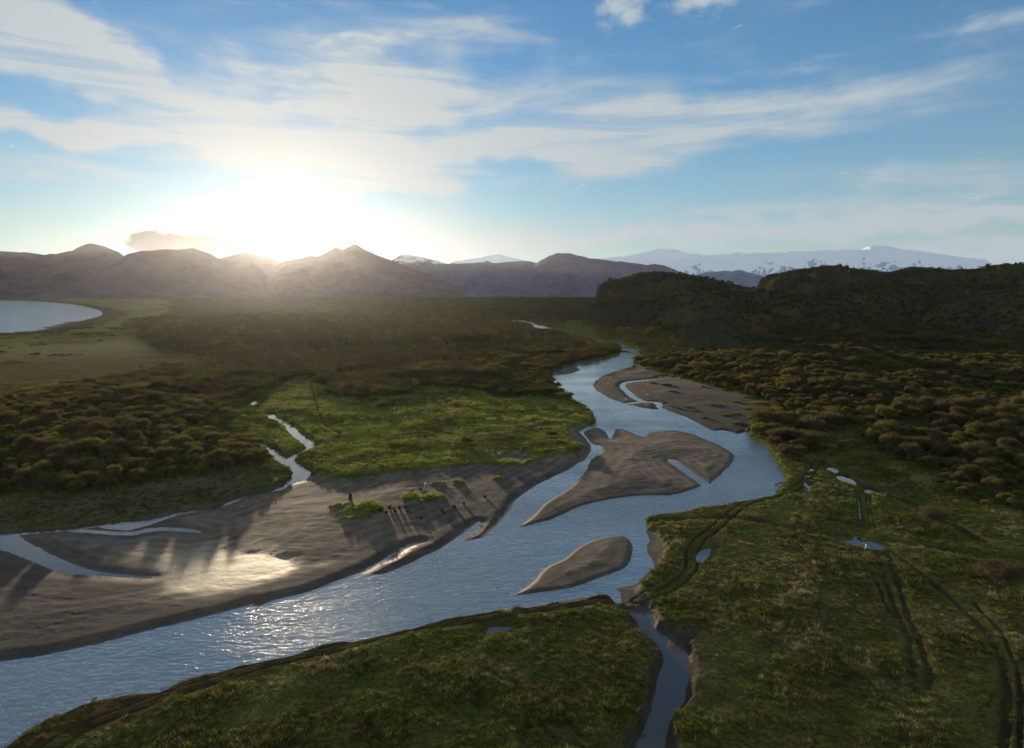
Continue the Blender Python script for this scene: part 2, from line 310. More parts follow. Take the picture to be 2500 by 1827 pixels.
# canopy-scale relief on the far woods where single crowns merge
h = h + hh + roll*(waterA < -4)*sst(4, 20, dwl)
rutw = np.zeros(X.shape); tracks = np.zeros(X.shape); rutm = np.zeros(X.shape)
for pts, gap, w, dep in TRK:
    d = -sdf(smoothpoly(pts, False), 12, X+fbm(X, Y, 4, 2, 33)*.25, Y, closed=False)
    rr_ = np.abs(d-gap/2) if gap else d
    w = w*(.8+.35*fbm(X, Y, 5, 2, 35)); k = (1-sst(w*.4, w*1.25, rr_))*(.6+.4*sst(-.35, .15, fbm(X, Y, 11, 3, 36)))
    land_ok = (water < -.5)
    rutw = np.maximum(rutw, 1-sst(w*1.1+.35, w*1.1+.9, rr_))
    near = np.clip(RR/120, 1, 3)
    h = h - k*dep*1.5*land_ok; rutm = np.maximum(rutm, k*land_ok)
    tracks = np.maximum(tracks, (1-sst(w*1.2, gap/2+w*2.6, np.abs(d)))*land_ok*.7)
pud_l = []
for i, p in enumerate(PUD):
    s_ = sdf(smoothpoly(p), 4) + fbm(X, Y, .8, 2, 120+i)*.12
    L0 = .62
    out = sst(0, 2.5, -s_)
    m = s_ > -2.5
    h = np.where(m, np.where(s_ > 0, L0-.10-np.minimum(.1, s_*.1), L0*(1-out)+.06*(1-out)+h*out), h)
    pud_l.append(L0)
H = h

# ------------------------------------------------------------------ ground colour (albedo of each cover, plus sheen and shade painted on the sand flat)
def c3(r, g, b): return np.array([r, g, b])
n1 = fbm(X, Y, 30, 4, 201)*.5+.5; n2 = fbm(X, Y, 7, 4, 202)*.5+.5; n3 = fbm(X, Y, 1.5, 3, 203)*.5+.5
def mix(a, b, t): return a*(1-t[..., None])+b*t[..., None]
g_green = c3(.070, .088, .020); g_olive = c3(.088, .086, .027); g_brown = c3(.078, .060, .030); g_straw = c3(.16, .135, .065)
col = mix(np.broadcast_to(g_green, X.shape+(3,)), g_olive, sst(.35, .7, n1))
col = mix(col, g_brown, sst(.55, .8, n2)*.7)
col = mix(col, g_straw, sst(.62, .9, n3*.55+n1*.45)*.45)
for vname, pts in (('Fv', [(1350,400),(1500,370),(1700,420),(1730,500),(1650,560),(1450,540)]), ('Fv', [(1450,720),(1560,680),(1640,740),(1750,800),(1600,800)]), ('G', [(1500,830),(1900,760),(1850,850),(1650,880)]), ('H', [(250,600),(500,560),(700,640),(600,720),(350,720)]), ('L', [(1300,700),(1560,780),(1560,900),(1350,820)])):
    s_ = sst(-4, 4, sdf(P(vname, pts), 12)+fbm(X, Y, 4, 3, 55)*5); col = mix(col, g_straw, s_*.6)
MEAD = P('D', [(1500,420),(1560,300),(1640,200),(1800,60),(2261,30)]) + P('B', [(500,1260),(600,1180),(900,1200),(1100,1260),(1350,1250),(1480,1290),(1600,1270),(1740,1400)]) + P('E', [(1640,330),(1560,520),(1300,580),(850,610),(450,650),(0,690)]) + P('D', [(1960,640),(1800,560),(1640,510)])
col = mix(col, c3(.115, .140, .032), sst(-3, 4, sdf(MEAD, 12)+fbm(X, Y, 12, 4, 57)*5)*.65)
STR = P('D', [(-600,830),(0,830),(500,800),(900,740),(1200,690),(1500,650),(1680,640),(1700,720),(1470,780),(1100,870),(640,955),(0,1000),(-600,1010)])
strp = sst(-3, 5, sdf(STR, 15)); col = mix(col, c3(.085, .075, .045), strp*.75)
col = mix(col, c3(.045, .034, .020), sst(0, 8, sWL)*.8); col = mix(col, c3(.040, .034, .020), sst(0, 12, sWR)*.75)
wf = sst(.5, .8, fbm(X, Y, 60, 4, 210)*.5+.5)*sst(0, 8, np.maximum(sWL, sWR)); col = mix(col, c3(.085, .075, .035), wf*.5)
mcol = mix(np.broadcast_to(c3(.19, .165, .072), X.shape+(3,)), c3(.125, .14, .034), sst(-320, -60, w_sea)*.8)
mcol = mix(mcol, c3(.085, .065, .036), sst(.5, .75, fbm(X, Y*2, 90, 4, 211)*.5+.5)*.6)
AXm = marsh
mcol = mix(mcol, c3(.095, .068, .036), (1-sst(420, 640, Y))*.75)
col = mix(col, mcol, marshm)
col = mix(col, c3(.070, .052, .036), sst(-60, -40, w_sea)*(1-0*w_sea))
for pts, vn_ in (([(1130,740),(1240,695),(1325,695),(1260,712),(1325,722),(1240,733)], 'A'), ([(1040,858),(1180,832),(1300,810),(1290,820),(1170,852)], 'A'), ([(1265,622),(1400,616),(1640,618),(1650,630),(1560,645),(1420,645),(1330,636)], 'B')):
    s_ = sdf(P(vn_, pts), 30); col = mix(col, c3(.23, .20, .045), sst(-6, 6, s_+fbm(X, Y, 20, 3, 44)*8))
strip = sst(3500, 6500, RR); col = mix(col, c3(.12, .10, .06), strip*sst(.4, .7, fbm(X, Y*4, 900, 4, 46)*.5+.5))
hcol = mix(np.broadcast_to(c3(.044, .037, .024), X.shape+(3,)), c3(.052, .062, .024), sst(.52, .75, fbm(X, Y, 60, 4, 301)*.5+.5))
# bare rock where the hills are steep
gr = np.zeros(X.shape); gr[1:-1] = np.abs(H[2:]-H[:-2])/(RR[2:]-RR[:-2])
hcol = mix(hcol, c3(.050, .046, .043), sst(.7, 1.3, gr)*sst(.35, .6, n2))
col = mix(col, hcol, sst(1.5, 5, hh))
scol = mix(np.broadcast_to(c3(.130, .098, .074), X.shape+(3,)), c3(.085, .068, .056), sst(.35, .7, n1))
scol = mix(scol, c3(.19, .15, .11), sst(.6, .9, n2)*.35)
scol = mix(scol, c3(.22, .175, .115), wet*.75)  # sun sheen of the wet sand painted in as paler tan
scol = scol*(1-.45*(1-sst(0, 3.5, dwl)))[..., None]*(1+.16*np.sin(dwl*1.9+n1*9)*sst(1, 3, dwl)+.35*(fbm(X, Y, 2.2, 3, 231)))[..., None]
col = mix(col, scol, t_s)
col = col*(1-.42*sst(-4, 4, sdf(SANDR, 8))*(t_s > .5))[..., None]
LD = P('D', [(-200,1080),(80,1140),(300,1230),(500,1270),(930,1300),(940,1380),(1100,1430),(1250,1440),(800,1600),(-200,1900)])
col = mix(col, c3(.045, .038, .036), sst(-8, 8, sdf(LD, 20)+fbm(X, Y, 14, 3, 47)*6)*.75*t_s)  # tree shade over the left sand painted in as darker ground
col = mix(col, mix(np.broadcast_to(c3(.085, .10, .022), X.shape+(3,)), c3(.11, .095, .03), n2), gm)
col = mix(col, c3(.052, .040, .030), sst(-1, 1, mud+fbm(X, Y, 3, 3, 48)*1.5))
rb = sst(-1.5, 1.5, sdf(RBAND, 12)+fbm(X, Y*2, 6, 3, 49)*3.0); col = mix(col, c3(.060, .040, .022), rb*.8*(1-t_s))
fsm = sst(-2.2, -.4, sdf(FSTREAM, 6)+fbm(X, Y, 3, 3, 50)*1.6); col = mix(col, c3(.060, .050, .040), fsm*.9)
col = mix(col, c3(.048, .036, .022), tracks*sst(.2, .6, n3)*.8); col = mix(col, c3(.040, .032, .019), rutm*.75)
speck = sst(.62, .75, fbm(X, Y, .9, 2, 222)*.5+.5)*t_s*sst(-2, 0, sdf(P('E', [(760,900),(1000,820),(1400,640),(1620,480),(1640,540),(1180,800),(1060,960),(850,1060),(700,1080),(600,1080)]), 20))
col = mix(col, c3(.030, .027, .026), speck*.8)
col = mix(col, c3(.05, .045, .03), (waterA > 0)*1.0)
wetA = np.clip(np.maximum.reduce([wet, wet2, wet3*.8, wet4*.9])*t_s, 0, 1)
wetA = np.maximum(wetA, t_s*(1-sst(.3, 2.2, dwl))*.8)
wetA = wetA*(waterA < 0)*(1-gm)
cover = np.clip((1-t_s)*(1-sst(1.5, 5, hh)) + gm, 0, 1)       # grassy = 1

# ------------------------------------------------------------------ materials
def nodes(name):
    m = bpy.data.materials.new(name); m.use_nodes = True
    nt = m.node_tree; nt.nodes.clear()
    return m, nt, nt.nodes, nt.links
def N(ns, t, **kw):
    n = ns.new(t)
    for k, v in kw.items(): setattr(n, k, v)
    return n
def ground_mat():
    m, nt, ns, ln = nodes('ground_cover')
    out = N(ns, 'ShaderNodeOutputMaterial'); b = N(ns, 'ShaderNodeBsdfPrincipled')
    a = N(ns, 'ShaderNodeAttribute', attribute_name='cover_colour'); w = N(ns, 'ShaderNodeAttribute', attribute_name='cover_mask')
    sep = N(ns, 'ShaderNodeSeparateColor'); ln.new(w.outputs['Color'], sep.inputs[0])
    g = N(ns, 'ShaderNodeNewGeometry')
    nz_ = N(ns, 'ShaderNodeTexNoise'); nz_.inputs['Scale'].default_value = 1.9; nz_.inputs['Detail'].default_value = 6; nz_.inputs['Roughness'].default_value = .75
    ln.new(g.outputs['Position'], nz_.inputs['Vector'])
    nb = N(ns, 'ShaderNodeTexNoise'); nb.inputs['Scale'].default_value = .22; nb.inputs['Detail'].default_value = 5; nb.inputs['Roughness'].default_value = .7
    ln.new(g.outputs['Position'], nb.inputs['Vector'])
    mr = N(ns, 'ShaderNodeMapRange'); mr.inputs[1].default_value = .3; mr.inputs[2].default_value = .72; mr.inputs[3].default_value = .55; mr.inputs[4].default_value = 1.5
    ln.new(nz_.outputs[0], mr.inputs[0])
    mr2 = N(ns, 'ShaderNodeMapRange'); mr2.inputs[1].default_value = .3; mr2.inputs[2].default_value = .7; mr2.inputs[3].default_value = .75; mr2.inputs[4].default_value = 1.25
    ln.new(nb.outputs[0], mr2.inputs[0])
    mul = N(ns, 'ShaderNodeMath', operation='MULTIPLY'); ln.new(mr.outputs[0], mul.inputs[0]); ln.new(mr2.outputs[0], mul.inputs[1])
    # sand varies less than vegetation
    mx = N(ns, 'ShaderNodeMix'); mx.data_type = 'FLOAT'
    mf = N(ns, 'ShaderNodeMapRange'); mf.inputs[3].default_value = .75; mf.inputs[4].default_value = 1; ln.new(sep.outputs[1], mf.inputs[0])
    ln.new(mf.outputs[0], mx.inputs[0]); mx.inputs[2].default_value = 1; ln.new(mul.outputs[0], mx.inputs[3])
    vm = N(ns, 'ShaderNodeVectorMath', operation='SCALE'); ln.new(a.outputs['Color'], vm.inputs[0]); ln.new(mx.outputs[0], vm.inputs['Scale'])
    ln.new(vm.outputs[0], b.inputs['Base Color'])
    rg = N(ns, 'ShaderNodeMapRange'); rg.inputs[3].default_value = .9; rg.inputs[4].default_value = .56; ln.new(sep.outputs[0], rg.inputs[0]); ln.new(rg.outputs[0], b.inputs['Roughness'])
    sl = N(ns, 'ShaderNodeMapRange'); sl.inputs[3].default_value = 0; sl.inputs[4].default_value = .22; ln.new(sep.outputs[0], sl.inputs[0]); dl = N(ns, 'ShaderNodeMapRange'); dl.inputs[3].default_value = 0; dl.inputs[4].default_value = .08; ln.new(sep.outputs[2], dl.inputs[0]); mxl = N(ns, 'ShaderNodeMath', operation='MAXIMUM'); ln.new(sl.outputs[0], mxl.inputs[0]); ln.new(dl.outputs[0], mxl.inputs[1]); ln.new(mxl.outputs[0], b.inputs['Specular IOR Level'])
    bp = N(ns, 'ShaderNodeBump'); bp.inputs['Strength'].default_value = .8
    bd = N(ns, 'ShaderNodeMapRange'); bd.inputs[3].default_value = .05; bd.inputs[4].default_value = .5; ln.new(sep.outputs[1], bd.inputs[0]); ln.new(bd.outputs[0], bp.inputs['Distance'])
    ln.new(nz_.outputs[0], bp.inputs['Height'])
    ln.new(bp.outputs[0], b.inputs['Normal']); ln.new(b.outputs[0], out.inputs[0])
    return m
GM = ground_mat()
def water_mat(name, wav=1.0, base=(.012, .022, .030), calm=False):
    m, nt, ns, ln = nodes(name)
    out = N(ns, 'ShaderNodeOutputMaterial'); b = N(ns, 'ShaderNodeBsdfPrincipled')
    b.inputs['Base Color'].default_value = base+(1,); b.inputs['Roughness'].default_value = .03 if not calm else .03; b.inputs['IOR'].default_value = 2.0 if not calm else 1.45
    g = N(ns, 'ShaderNodeNewGeometry')
    if wav > 0:
        mp = N(ns, 'ShaderNodeMapping'); mp.inputs['Rotation'].default_value = (0, 0, R(-28)); mp.inputs['Scale'].default_value = (.55, 1.0, 1)
        ln.new(g.outputs['Position'], mp.inputs['Vector'])
        n_a = N(ns, 'ShaderNodeTexNoise'); n_a.inputs['Scale'].default_value = 1.25 if name != 'sea_water' else .22; n_a.inputs['Detail'].default_value = 5; n_a.inputs['Roughness'].default_value = .56; n_a.inputs['Distortion'].default_value = .4
        n_b = N(ns, 'ShaderNodeTexNoise'); n_b.inputs['Scale'].default_value = .25; n_b.inputs['Detail'].default_value = 3
        n_c = N(ns, 'ShaderNodeTexNoise'); n_c.inputs['Scale'].default_value = .035; n_c.inputs['Detail'].default_value = 3
        for n_ in (n_a, n_b, n_c): ln.new(mp.outputs[0], n_.inputs['Vector'])
        ad = N(ns, 'ShaderNodeMath', operation='MULTIPLY_ADD'); ln.new(n_b.outputs[0], ad.inputs[0]); ad.inputs[1].default_value = 1.2; ln.new(n_a.outputs[0], ad.inputs[2])
        mr = N(ns, 'ShaderNodeMapRange'); mr.inputs[1].default_value = .38; mr.inputs[2].default_value = .62; mr.inputs[3].default_value = .35; mr.inputs[4].default_value = 1.0; ln.new(n_c.outputs[0], mr.inputs[0])
        ml = N(ns, 'ShaderNodeMath', operation='MULTIPLY'); ln.new(mr.outputs[0], ml.inputs[0]); ml.inputs[1].default_value = wav
        if name == 'river_water':
            sy = N(ns, 'ShaderNodeSeparateXYZ'); ln.new(g.outputs['Position'], sy.inputs[0]); ry = N(ns, 'ShaderNodeMapRange'); ry.interpolation_type = 'SMOOTHSTEP'; ln.new(sy.outputs[1], ry.inputs[0])
            for q_, v_ in enumerate((170, 330, 1.0, .35)): ry.inputs[1+q_].default_value = v_
            m9 = N(ns, 'ShaderNodeMath', operation='MULTIPLY'); ln.new(ml.outputs[0], m9.inputs[0]); ln.new(ry.outputs[0], m9.inputs[1]); ml = m9
        bp = N(ns, 'ShaderNodeBump'); bp.inputs['Distance'].default_value = .34 if name != 'sea_water' else 1.1
        ln.new(ml.outputs[0], bp.inputs['Strength']); ln.new(ad.outputs[0], bp.inputs['Height']); ln.new(bp.outputs[0], b.inputs['Normal'])
    ln.new(b.outputs[0], out.inputs[0])
    return m
WM = water_mat('river_water', 1.0, (.11, .155, .20)); WS = water_mat('sea_water', 1.0, (.16, .21, .26)); WC = water_mat('still_water', 0, (.06, .06, .06), True)
WB = water_mat('stream_water', .12, (.055, .052, .050), True)

def leaf_mat(name, c1, c2, c3_, transl=.35):
    m, nt, ns, ln = nodes(name)
    out = N(ns, 'ShaderNodeOutputMaterial'); d = N(ns, 'ShaderNodeBsdfDiffuse'); t = N(ns, 'ShaderNodeBsdfTranslucent'); mx = N(ns, 'ShaderNodeMixShader'); mx.inputs[0].default_value = transl
    g = N(ns, 'ShaderNodeNewGeometry'); oi = N(ns, 'ShaderNodeObjectInfo')
    n_ = N(ns, 'ShaderNodeTexNoise'); n_.inputs['Scale'].default_value = .03; n_.inputs['Detail'].default_value = 5; n_.inputs['Roughness'].default_value = .7
    ln.new(g.outputs['Position'], n_.inputs['Vector'])
    ad = N(ns, 'ShaderNodeMath', operation='MULTIPLY_ADD'); ln.new(oi.outputs['Random'], ad.inputs[0]); ad.inputs[1].default_value = .30; ln.new(n_.outputs[0], ad.inputs[2])
    cr = N(ns, 'ShaderNodeValToRGB'); e = cr.color_ramp.elements
    e[0].position = .42; e[0].color = c1+(1,); e[1].position = .86; e[1].color = c3_+(1,)
    k = e.new(.66); k.color = c2+(1,)
    ln.new(ad.outputs[0], cr.inputs[0])
    hv = N(ns, 'ShaderNodeTexNoise'); hv.inputs['Scale'].default_value = .9; hv.inputs['Detail'].default_value = 2; ln.new(g.outputs['Position'], hv.inputs['Vector'])
    mr = N(ns, 'ShaderNodeMapRange'); mr.inputs[1].default_value = .3; mr.inputs[2].default_value = .7; mr.inputs[3].default_value = .6; mr.inputs[4].default_value = 1.5; ln.new(hv.outputs[0], mr.inputs[0])
    vm = N(ns, 'ShaderNodeVectorMath', operation='SCALE'); ln.new(cr.outputs[0], vm.inputs[0]); ln.new(mr.outputs[0], vm.inputs['Scale'])
    ln.new(vm.outputs[0], d.inputs[0]); ln.new(vm.outputs[0], t.inputs[0]); ln.new(d.outputs[0], mx.inputs[1]); ln.new(t.outputs[0], mx.inputs[2]); ln.new(mx.outputs[0], out.inputs[0])
    return m
LM = leaf_mat('brown_budding_foliage', (.094, .071, .043), (.100, .084, .040), (.145, .138, .034), .42)
LG = leaf_mat('fresh_green_foliage', (.09, .11, .02), (.12, .14, .02), (.15, .16, .03), .45)
GF = leaf_mat('fresh_meadow_grass', (.155, .190, .034), (.185, .205, .042), (.24, .23, .08), .5)
GS = leaf_mat('straw_grass', (.16, .135, .07), (.20, .17, .09), (.26, .23, .13), .45)
GB_ = leaf_mat('brown_grass', (.085, .066, .034), (.10, .078, .036), (.12, .10, .045), .4)
GT = leaf_mat('grass_blades', (.074, .096, .018), (.094, .098, .028), (.145, .13, .055), .45)
def flat_mat(name, c, rough=.9, noise=.3, scale=3.):
    m, nt, ns, ln = nodes(name)
    out = N(ns, 'ShaderNodeOutputMaterial'); b = N(ns, 'ShaderNodeBsdfPrincipled'); b.inputs['Roughness'].default_value = rough
    tc = N(ns, 'ShaderNodeTexCoord'); n_ = N(ns, 'ShaderNodeTexNoise'); n_.inputs['Scale'].default_value = scale; n_.inputs['Detail'].default_value = 5; ln.new(tc.outputs['Object'], n_.inputs['Vector'])
    mr = N(ns, 'ShaderNodeMapRange'); mr.inputs[3].default_value = 1-noise; mr.inputs[4].default_value = 1+noise; ln.new(n_.outputs[0], mr.inputs[0])
    vm = N(ns, 'ShaderNodeVectorMath', operation='SCALE'); vm.inputs[0].default_value = c; ln.new(mr.outputs[0], vm.inputs['Scale']); ln.new(vm.outputs[0], b.inputs['Base Color'])
    ln.new(b.outputs[0], out.inputs[0]); return m
BARK = flat_mat('pale_bark', (.16, .13, .10)); WOOD = flat_mat('bleached_driftwood', (.45, .42, .38)); FEATH = flat_mat('white_feathers', (.8, .8, .8), .7, .05); GREYF = flat_mat('grey_wing', (.45, .46, .48), .7, .05); BEAK = flat_mat('yellow_beak', (.6, .4, .05), .5, .05); DARKW = flat_mat('dark_weathered_wood', (.05, .04, .03))
def mount_mat(name, rock, rock2, snow=None, line=0, soft=120, nk=3):
    m, nt, ns, ln = nodes(name)
    out = N(ns, 'ShaderNodeOutputMaterial'); b = N(ns, 'ShaderNodeBsdfPrincipled'); b.inputs['Roughness'].default_value = .9; b.inputs['Specular IOR Level'].default_value = .1
    g = N(ns, 'ShaderNodeNewGeometry')
    n_ = N(ns, 'ShaderNodeTexNoise'); n_.inputs['Scale'].default_value = .004; n_.inputs['Detail'].default_value = 8; n_.inputs['Roughness'].default_value = .65; ln.new(g.outputs['Position'], n_.inputs['Vector'])
    mx = N(ns, 'ShaderNodeMix'); mx.data_type = 'RGBA'; mx.inputs[6].default_value = rock+(1,); mx.inputs[7].default_value = rock2+(1,)
    mr = N(ns, 'ShaderNodeMapRange'); mr.inputs[1].default_value = .4; mr.inputs[2].default_value = .6; ln.new(n_.outputs[0], mr.inputs[0]); ln.new(mr.outputs[0], mx.inputs[0])
    o = mx.outputs[2]
    if snow:
        sx = N(ns, 'ShaderNodeSeparateXYZ'); ln.new(g.outputs['Position'], sx.inputs[0])
        sn = N(ns, 'ShaderNodeSeparateXYZ'); ln.new(g.outputs['Normal'], sn.inputs[0])
        a1 = N(ns, 'ShaderNodeMath', operation='MULTIPLY_ADD'); ln.new(n_.outputs[0], a1.inputs[0]); a1.inputs[1].default_value = soft*5; ln.new(sx.outputs[2], a1.inputs[2])
        a2 = N(ns, 'ShaderNodeMath', operation='MULTIPLY_ADD'); ln.new(sn.outputs[2], a2.inputs[0]); a2.inputs[1].default_value = soft*nk; ln.new(a1.outputs[0], a2.inputs[2])
        m2 = N(ns, 'ShaderNodeMapRange'); m2.inputs[1].default_value = line+soft*5; m2.inputs[2].default_value = line+soft*5+soft*.5; ln.new(a2.outputs[0], m2.inputs[0])
        m3 = N(ns, 'ShaderNodeMix'); m3.data_type = 'RGBA'; ln.new(m2.outputs[0], m3.inputs[0]); ln.new(o, m3.inputs[6]); m3.inputs[7].default_value = snow+(1,)
        o = m3.outputs[2]
    ln.new(o, b.inputs['Base Color']); ln.new(b.outputs[0], out.inputs[0]); return m

# ------------------------------------------------------------------ build ground as one sheet, cut along the cover edges (shared normals)
dR = np.gradient(H, axis=0)/np.gradient(RR, axis=0); dA = np.gradient(H, axis=1)/np.gradient(AA, axis=1)/np.maximum(RR, 1)
nxv = -(dR*np.sin(AA)+dA*np.cos(AA)); nyv = -(dR*np.cos(AA)-dA*np.sin(AA))
NN = np.stack([nxv, nyv, np.ones_like(H)], -1); NN /= np.linalg.norm(NN, axis=-1, keepdims=True)
VV = np.stack([X, Y, H], -1).reshape(-1, 3); NN = NN.reshape(-1, 3)
idx = np.arange(nr*na).reshape(nr, na)
Q = np.stack([idx[:-1, :-1], idx[:-1, 1:], idx[1:, 1:], idx[1:, :-1]], -1)
Q = Q.reshape(-1, 4)
def quadmax(a): return np.maximum(np.maximum(a[:-1, :-1], a[:-1, 1:]), np.maximum(a[1:, 1:], a[1:, :-1])).reshape(-1)
cat = np.zeros(len(Q), dtype=np.int8)
fs = quadmax(sdf(SANDFLAT, M)); cat[fs > 0] = 1
fr_ = quadmax(sdf(SANDR, M)); cat[fr_ > 0] = 2
cat[quadmax(hh) > 2.0] = 6
cat[(quadmax(w_sea) > -45)] = 7
for i in range(3): cat[quadmax(isl[i]) > -1.0] = 3+i
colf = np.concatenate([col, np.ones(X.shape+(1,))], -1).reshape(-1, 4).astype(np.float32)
mskf = np.stack([wetA, cover, t_s*(hh < 1)*(w_sea < -60), np.ones_like(H)], -1).reshape(-1, 4).astype(np.float32)
def submesh(name, faces, mat, attrs=True, z=None, normals=True):
    u, inv = np.unique(faces, return_inverse=True)
    v = VV[u].copy()
    if z is not None: v[:, 2] = z
    m = mesh_np(name, v, inv.reshape(-1, 4), mat, True)
    if attrs:
        for nme, arr in (('cover_colour', colf), ('cover_mask', mskf)):
            a = m.color_attributes.new(nme, 'FLOAT_COLOR', 'POINT'); a.data.foreach_set('color', arr[u].ravel())
    if normals: m.normals_split_custom_set_from_vertices(NN[u].tolist())
    return link(bpy.data.objects.new(name, m))
names = {0: ('ground', 'structure'), 1: ('sand_flat', 'structure'), 2: ('gravel_flat', 'structure'), 3: ('sandbar', 'structure'), 4: ('sandbar', 'structure'), 5: ('sandbar', 'structure'), 6: ('hills', 'structure'), 7: ('beach', 'structure')}
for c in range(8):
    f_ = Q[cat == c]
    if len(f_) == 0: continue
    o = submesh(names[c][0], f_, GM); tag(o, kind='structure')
SEL = {'main': w_river, 'stream': streams, 'sea': w_sea}
qr, qs, qsea = quadmax(w_river), quadmax(streams), quadmax(w_sea)
river_f = (qr > -.4); stream_f = (qs > -.4) & ~river_f; sea_f = (qsea > -20)
tag(submesh('river', Q[river_f], WM, False, 0., False), kind='structure')
tag(submesh('stream', Q[stream_f], WB, False, 0., False), kind='structure')
tag(submesh('sea', Q[sea_f], WS, False, 0., False), kind='structure')
for i, p in enumerate(PUD):
    pp = np.array(smoothpoly(p)); c = pp.mean(0); pp = c+(pp-c)*(1+.9/np.maximum(1.2, np.hypot(*(pp-c).T)))[:, None]
    n = len(pp); V = np.vstack([np.c_[pp, np.full(n, pud_l[i]-.01)], [c[0], c[1], pud_l[i]-.01]])
    Fc = [(j, (j+1) % n, n) for j in range(n)]
    if (lambda a: (a[1][0]-a[0][0])*(a[2][1]-a[0][1])-(a[1][1]-a[0][1])*(a[2][0]-a[0][0]))(V[[0, 1, n]]) < 0: Fc = [f[::-1] for f in Fc]
    o = link(bpy.data.objects.new('puddle', mesh_np('puddle', V, Fc, WC, True))); tag(o, kind='structure')

def hat(x, y):
    a = np.arctan2(x, y); r = np.hypot(x, y)
    fi = np.interp(r, RS, np.arange(nr)); fj = np.interp(a, AZ, np.arange(na))
    i = np.clip(fi.astype(int), 0, nr-2); j = np.clip(fj.astype(int), 0, na-2); u = fi-i; v = fj-j
    return (H[i, j]*(1-u)*(1-v)+H[i+1, j]*u*(1-v)+H[i, j+1]*(1-u)*v+H[i+1, j+1]*u*v)
def gat(G_, x, y):
    a = np.arctan2(x, y); r = np.hypot(x, y)
    i = np.clip(np.rint(np.interp(r, RS, np.arange(nr))).astype(int), 0, nr-1); j = np.clip(np.rint(np.interp(a, AZ, np.arange(na))).astype(int), 0, na-1)
    return G_[i, j]

# ------------------------------------------------------------------ mountains
def mountain(name, pts, D, wf, wb, mat, seed=0, g=.30, pw=1.0, base=0, nrr=130, sc=900, crag=.03):
    ae = [azel(x, y) for x, y in pts]; a = np.array([q[0] for q in ae]); zt = np.array([max(5, CH+D*q[1]) for q in ae])
    n_a = int((a[-1]-a[0])/R(.06)); A1 = np.linspace(a[0], a[-1], n_a); z1 = np.interp(A1, a, zt)
    k = np.array([1, 2, 3, 2, 1.])/9; z1 = np.convolve(np.pad(z1, 2, mode='edge'), k, 'valid')
    z1 = z1 + z1*crag*fbm(A1*D, A1*0, 160, 4, seed)*np.minimum(1, z1/200)
    r1 = np.concatenate([np.linspace(D-wf, D, nrr), np.linspace(D, D+wb, nrr//3+1)[1:]])
    r_, a_ = np.meshgrid(r1, A1, indexing='ij'); z_ = np.broadcast_to(z1, r_.shape)
    fr = np.clip((r_-(D-wf))/wf, 0, 1); bk = np.where(r_ > D, 1-(r_-D)/wb, 1)
    x = r_*np.sin(a_); y = r_*np.cos(a_)
    # spurs and gullies running down the face
    q = fbm(a_*D*1.0+(fbm(x, y, sc*.8, 3, seed+5))*sc*.35, r_*.35, sc*.55, 5, seed+1, ridged=True)
    S = .55*fr**pw+.45*fr*fr*(3-2*fr)
    z = z_*S*bk
    z = z - z_*g*(S*(1-S)*4)*(.5-q*.5)*1.25 + fbm(x, y, sc*.12, 4, seed+2)*z_*.03*(1-fr**8)
    z = np.maximum(z, -2+0*z); z[0] = -8; z[-1] = -8; z[:, 0] = -8; z[:, -1] = -8
    n0, n1_ = z.shape; id_ = np.arange(n0*n1_).reshape(n0, n1_)
    fq = np.stack([id_[:-1, :-1], id_[1:, :-1], id_[1:, 1:], id_[:-1, 1:]], -1).reshape(-1, 4)
    o = link(bpy.data.objects.new(name, mesh_np(name, np.stack([x, y, z], -1), fq[:, ::-1], mat, True)))
    tag(o, kind='structure'); return o
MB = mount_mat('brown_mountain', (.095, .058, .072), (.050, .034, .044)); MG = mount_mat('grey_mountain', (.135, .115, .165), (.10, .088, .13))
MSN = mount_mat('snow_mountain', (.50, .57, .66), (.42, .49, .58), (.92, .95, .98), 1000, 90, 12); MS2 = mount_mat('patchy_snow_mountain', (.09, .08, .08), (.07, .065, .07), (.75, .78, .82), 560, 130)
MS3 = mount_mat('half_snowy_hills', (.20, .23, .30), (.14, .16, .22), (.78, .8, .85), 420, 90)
mountain('mountain', [(-420,640),(-300,600),(-200,570),(-100,560),(0,556),(50,556),(85,560),(100,562),(110,559),(120,561),(160,556),(185,543),(195,539),(205,538),(225,542),(262,556),(275,568),(330,600),(400,640)], 9600, 2300, 2200, MB, 1, .35)
mountain('mountain', [(60,650),(130,640),(200,612),(262,577),(280,562),(300,556),(350,551),(400,550),(430,549),(440,551),(455,556),(480,569),(500,577),(520,586),(535,592),(548,590),(560,591),(575,598),(590,611),(605,613),(620,616),(635,625),(645,640),(650,650)], 8200, 1500, 1500, MB, 2, .3)
mountain('mountain', [(420,630),(470,575),(490,569),(515,562),(530,558),(545,557),(570,565),(600,570),(620,577),(700,620)], 11800, 2400, 1500, MB, 3, .3)
mountain('mountain', [(540,625),(600,588),(630,577),(650,573),(680,565),(700,567),(718,560),(730,552),(742,549),(756,553),(770,547),(785,541),(800,549),(830,563),(860,574),(900,590),(950,608),(1000,628),(1045,644),(1060,650)], 9000, 2300, 2300, MB, 4, .36)
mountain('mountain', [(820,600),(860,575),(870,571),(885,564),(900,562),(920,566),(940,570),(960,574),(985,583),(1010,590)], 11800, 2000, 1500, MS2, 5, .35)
mountain('mountain', [(880,620),(960,584),(1000,583),(1050,580),(1065,579),(1078,575),(1083,580),(1100,580),(1130,577),(1170,578),(1190,582),(1300,620)], 11300, 2000, 1500, MG, 6, .35)
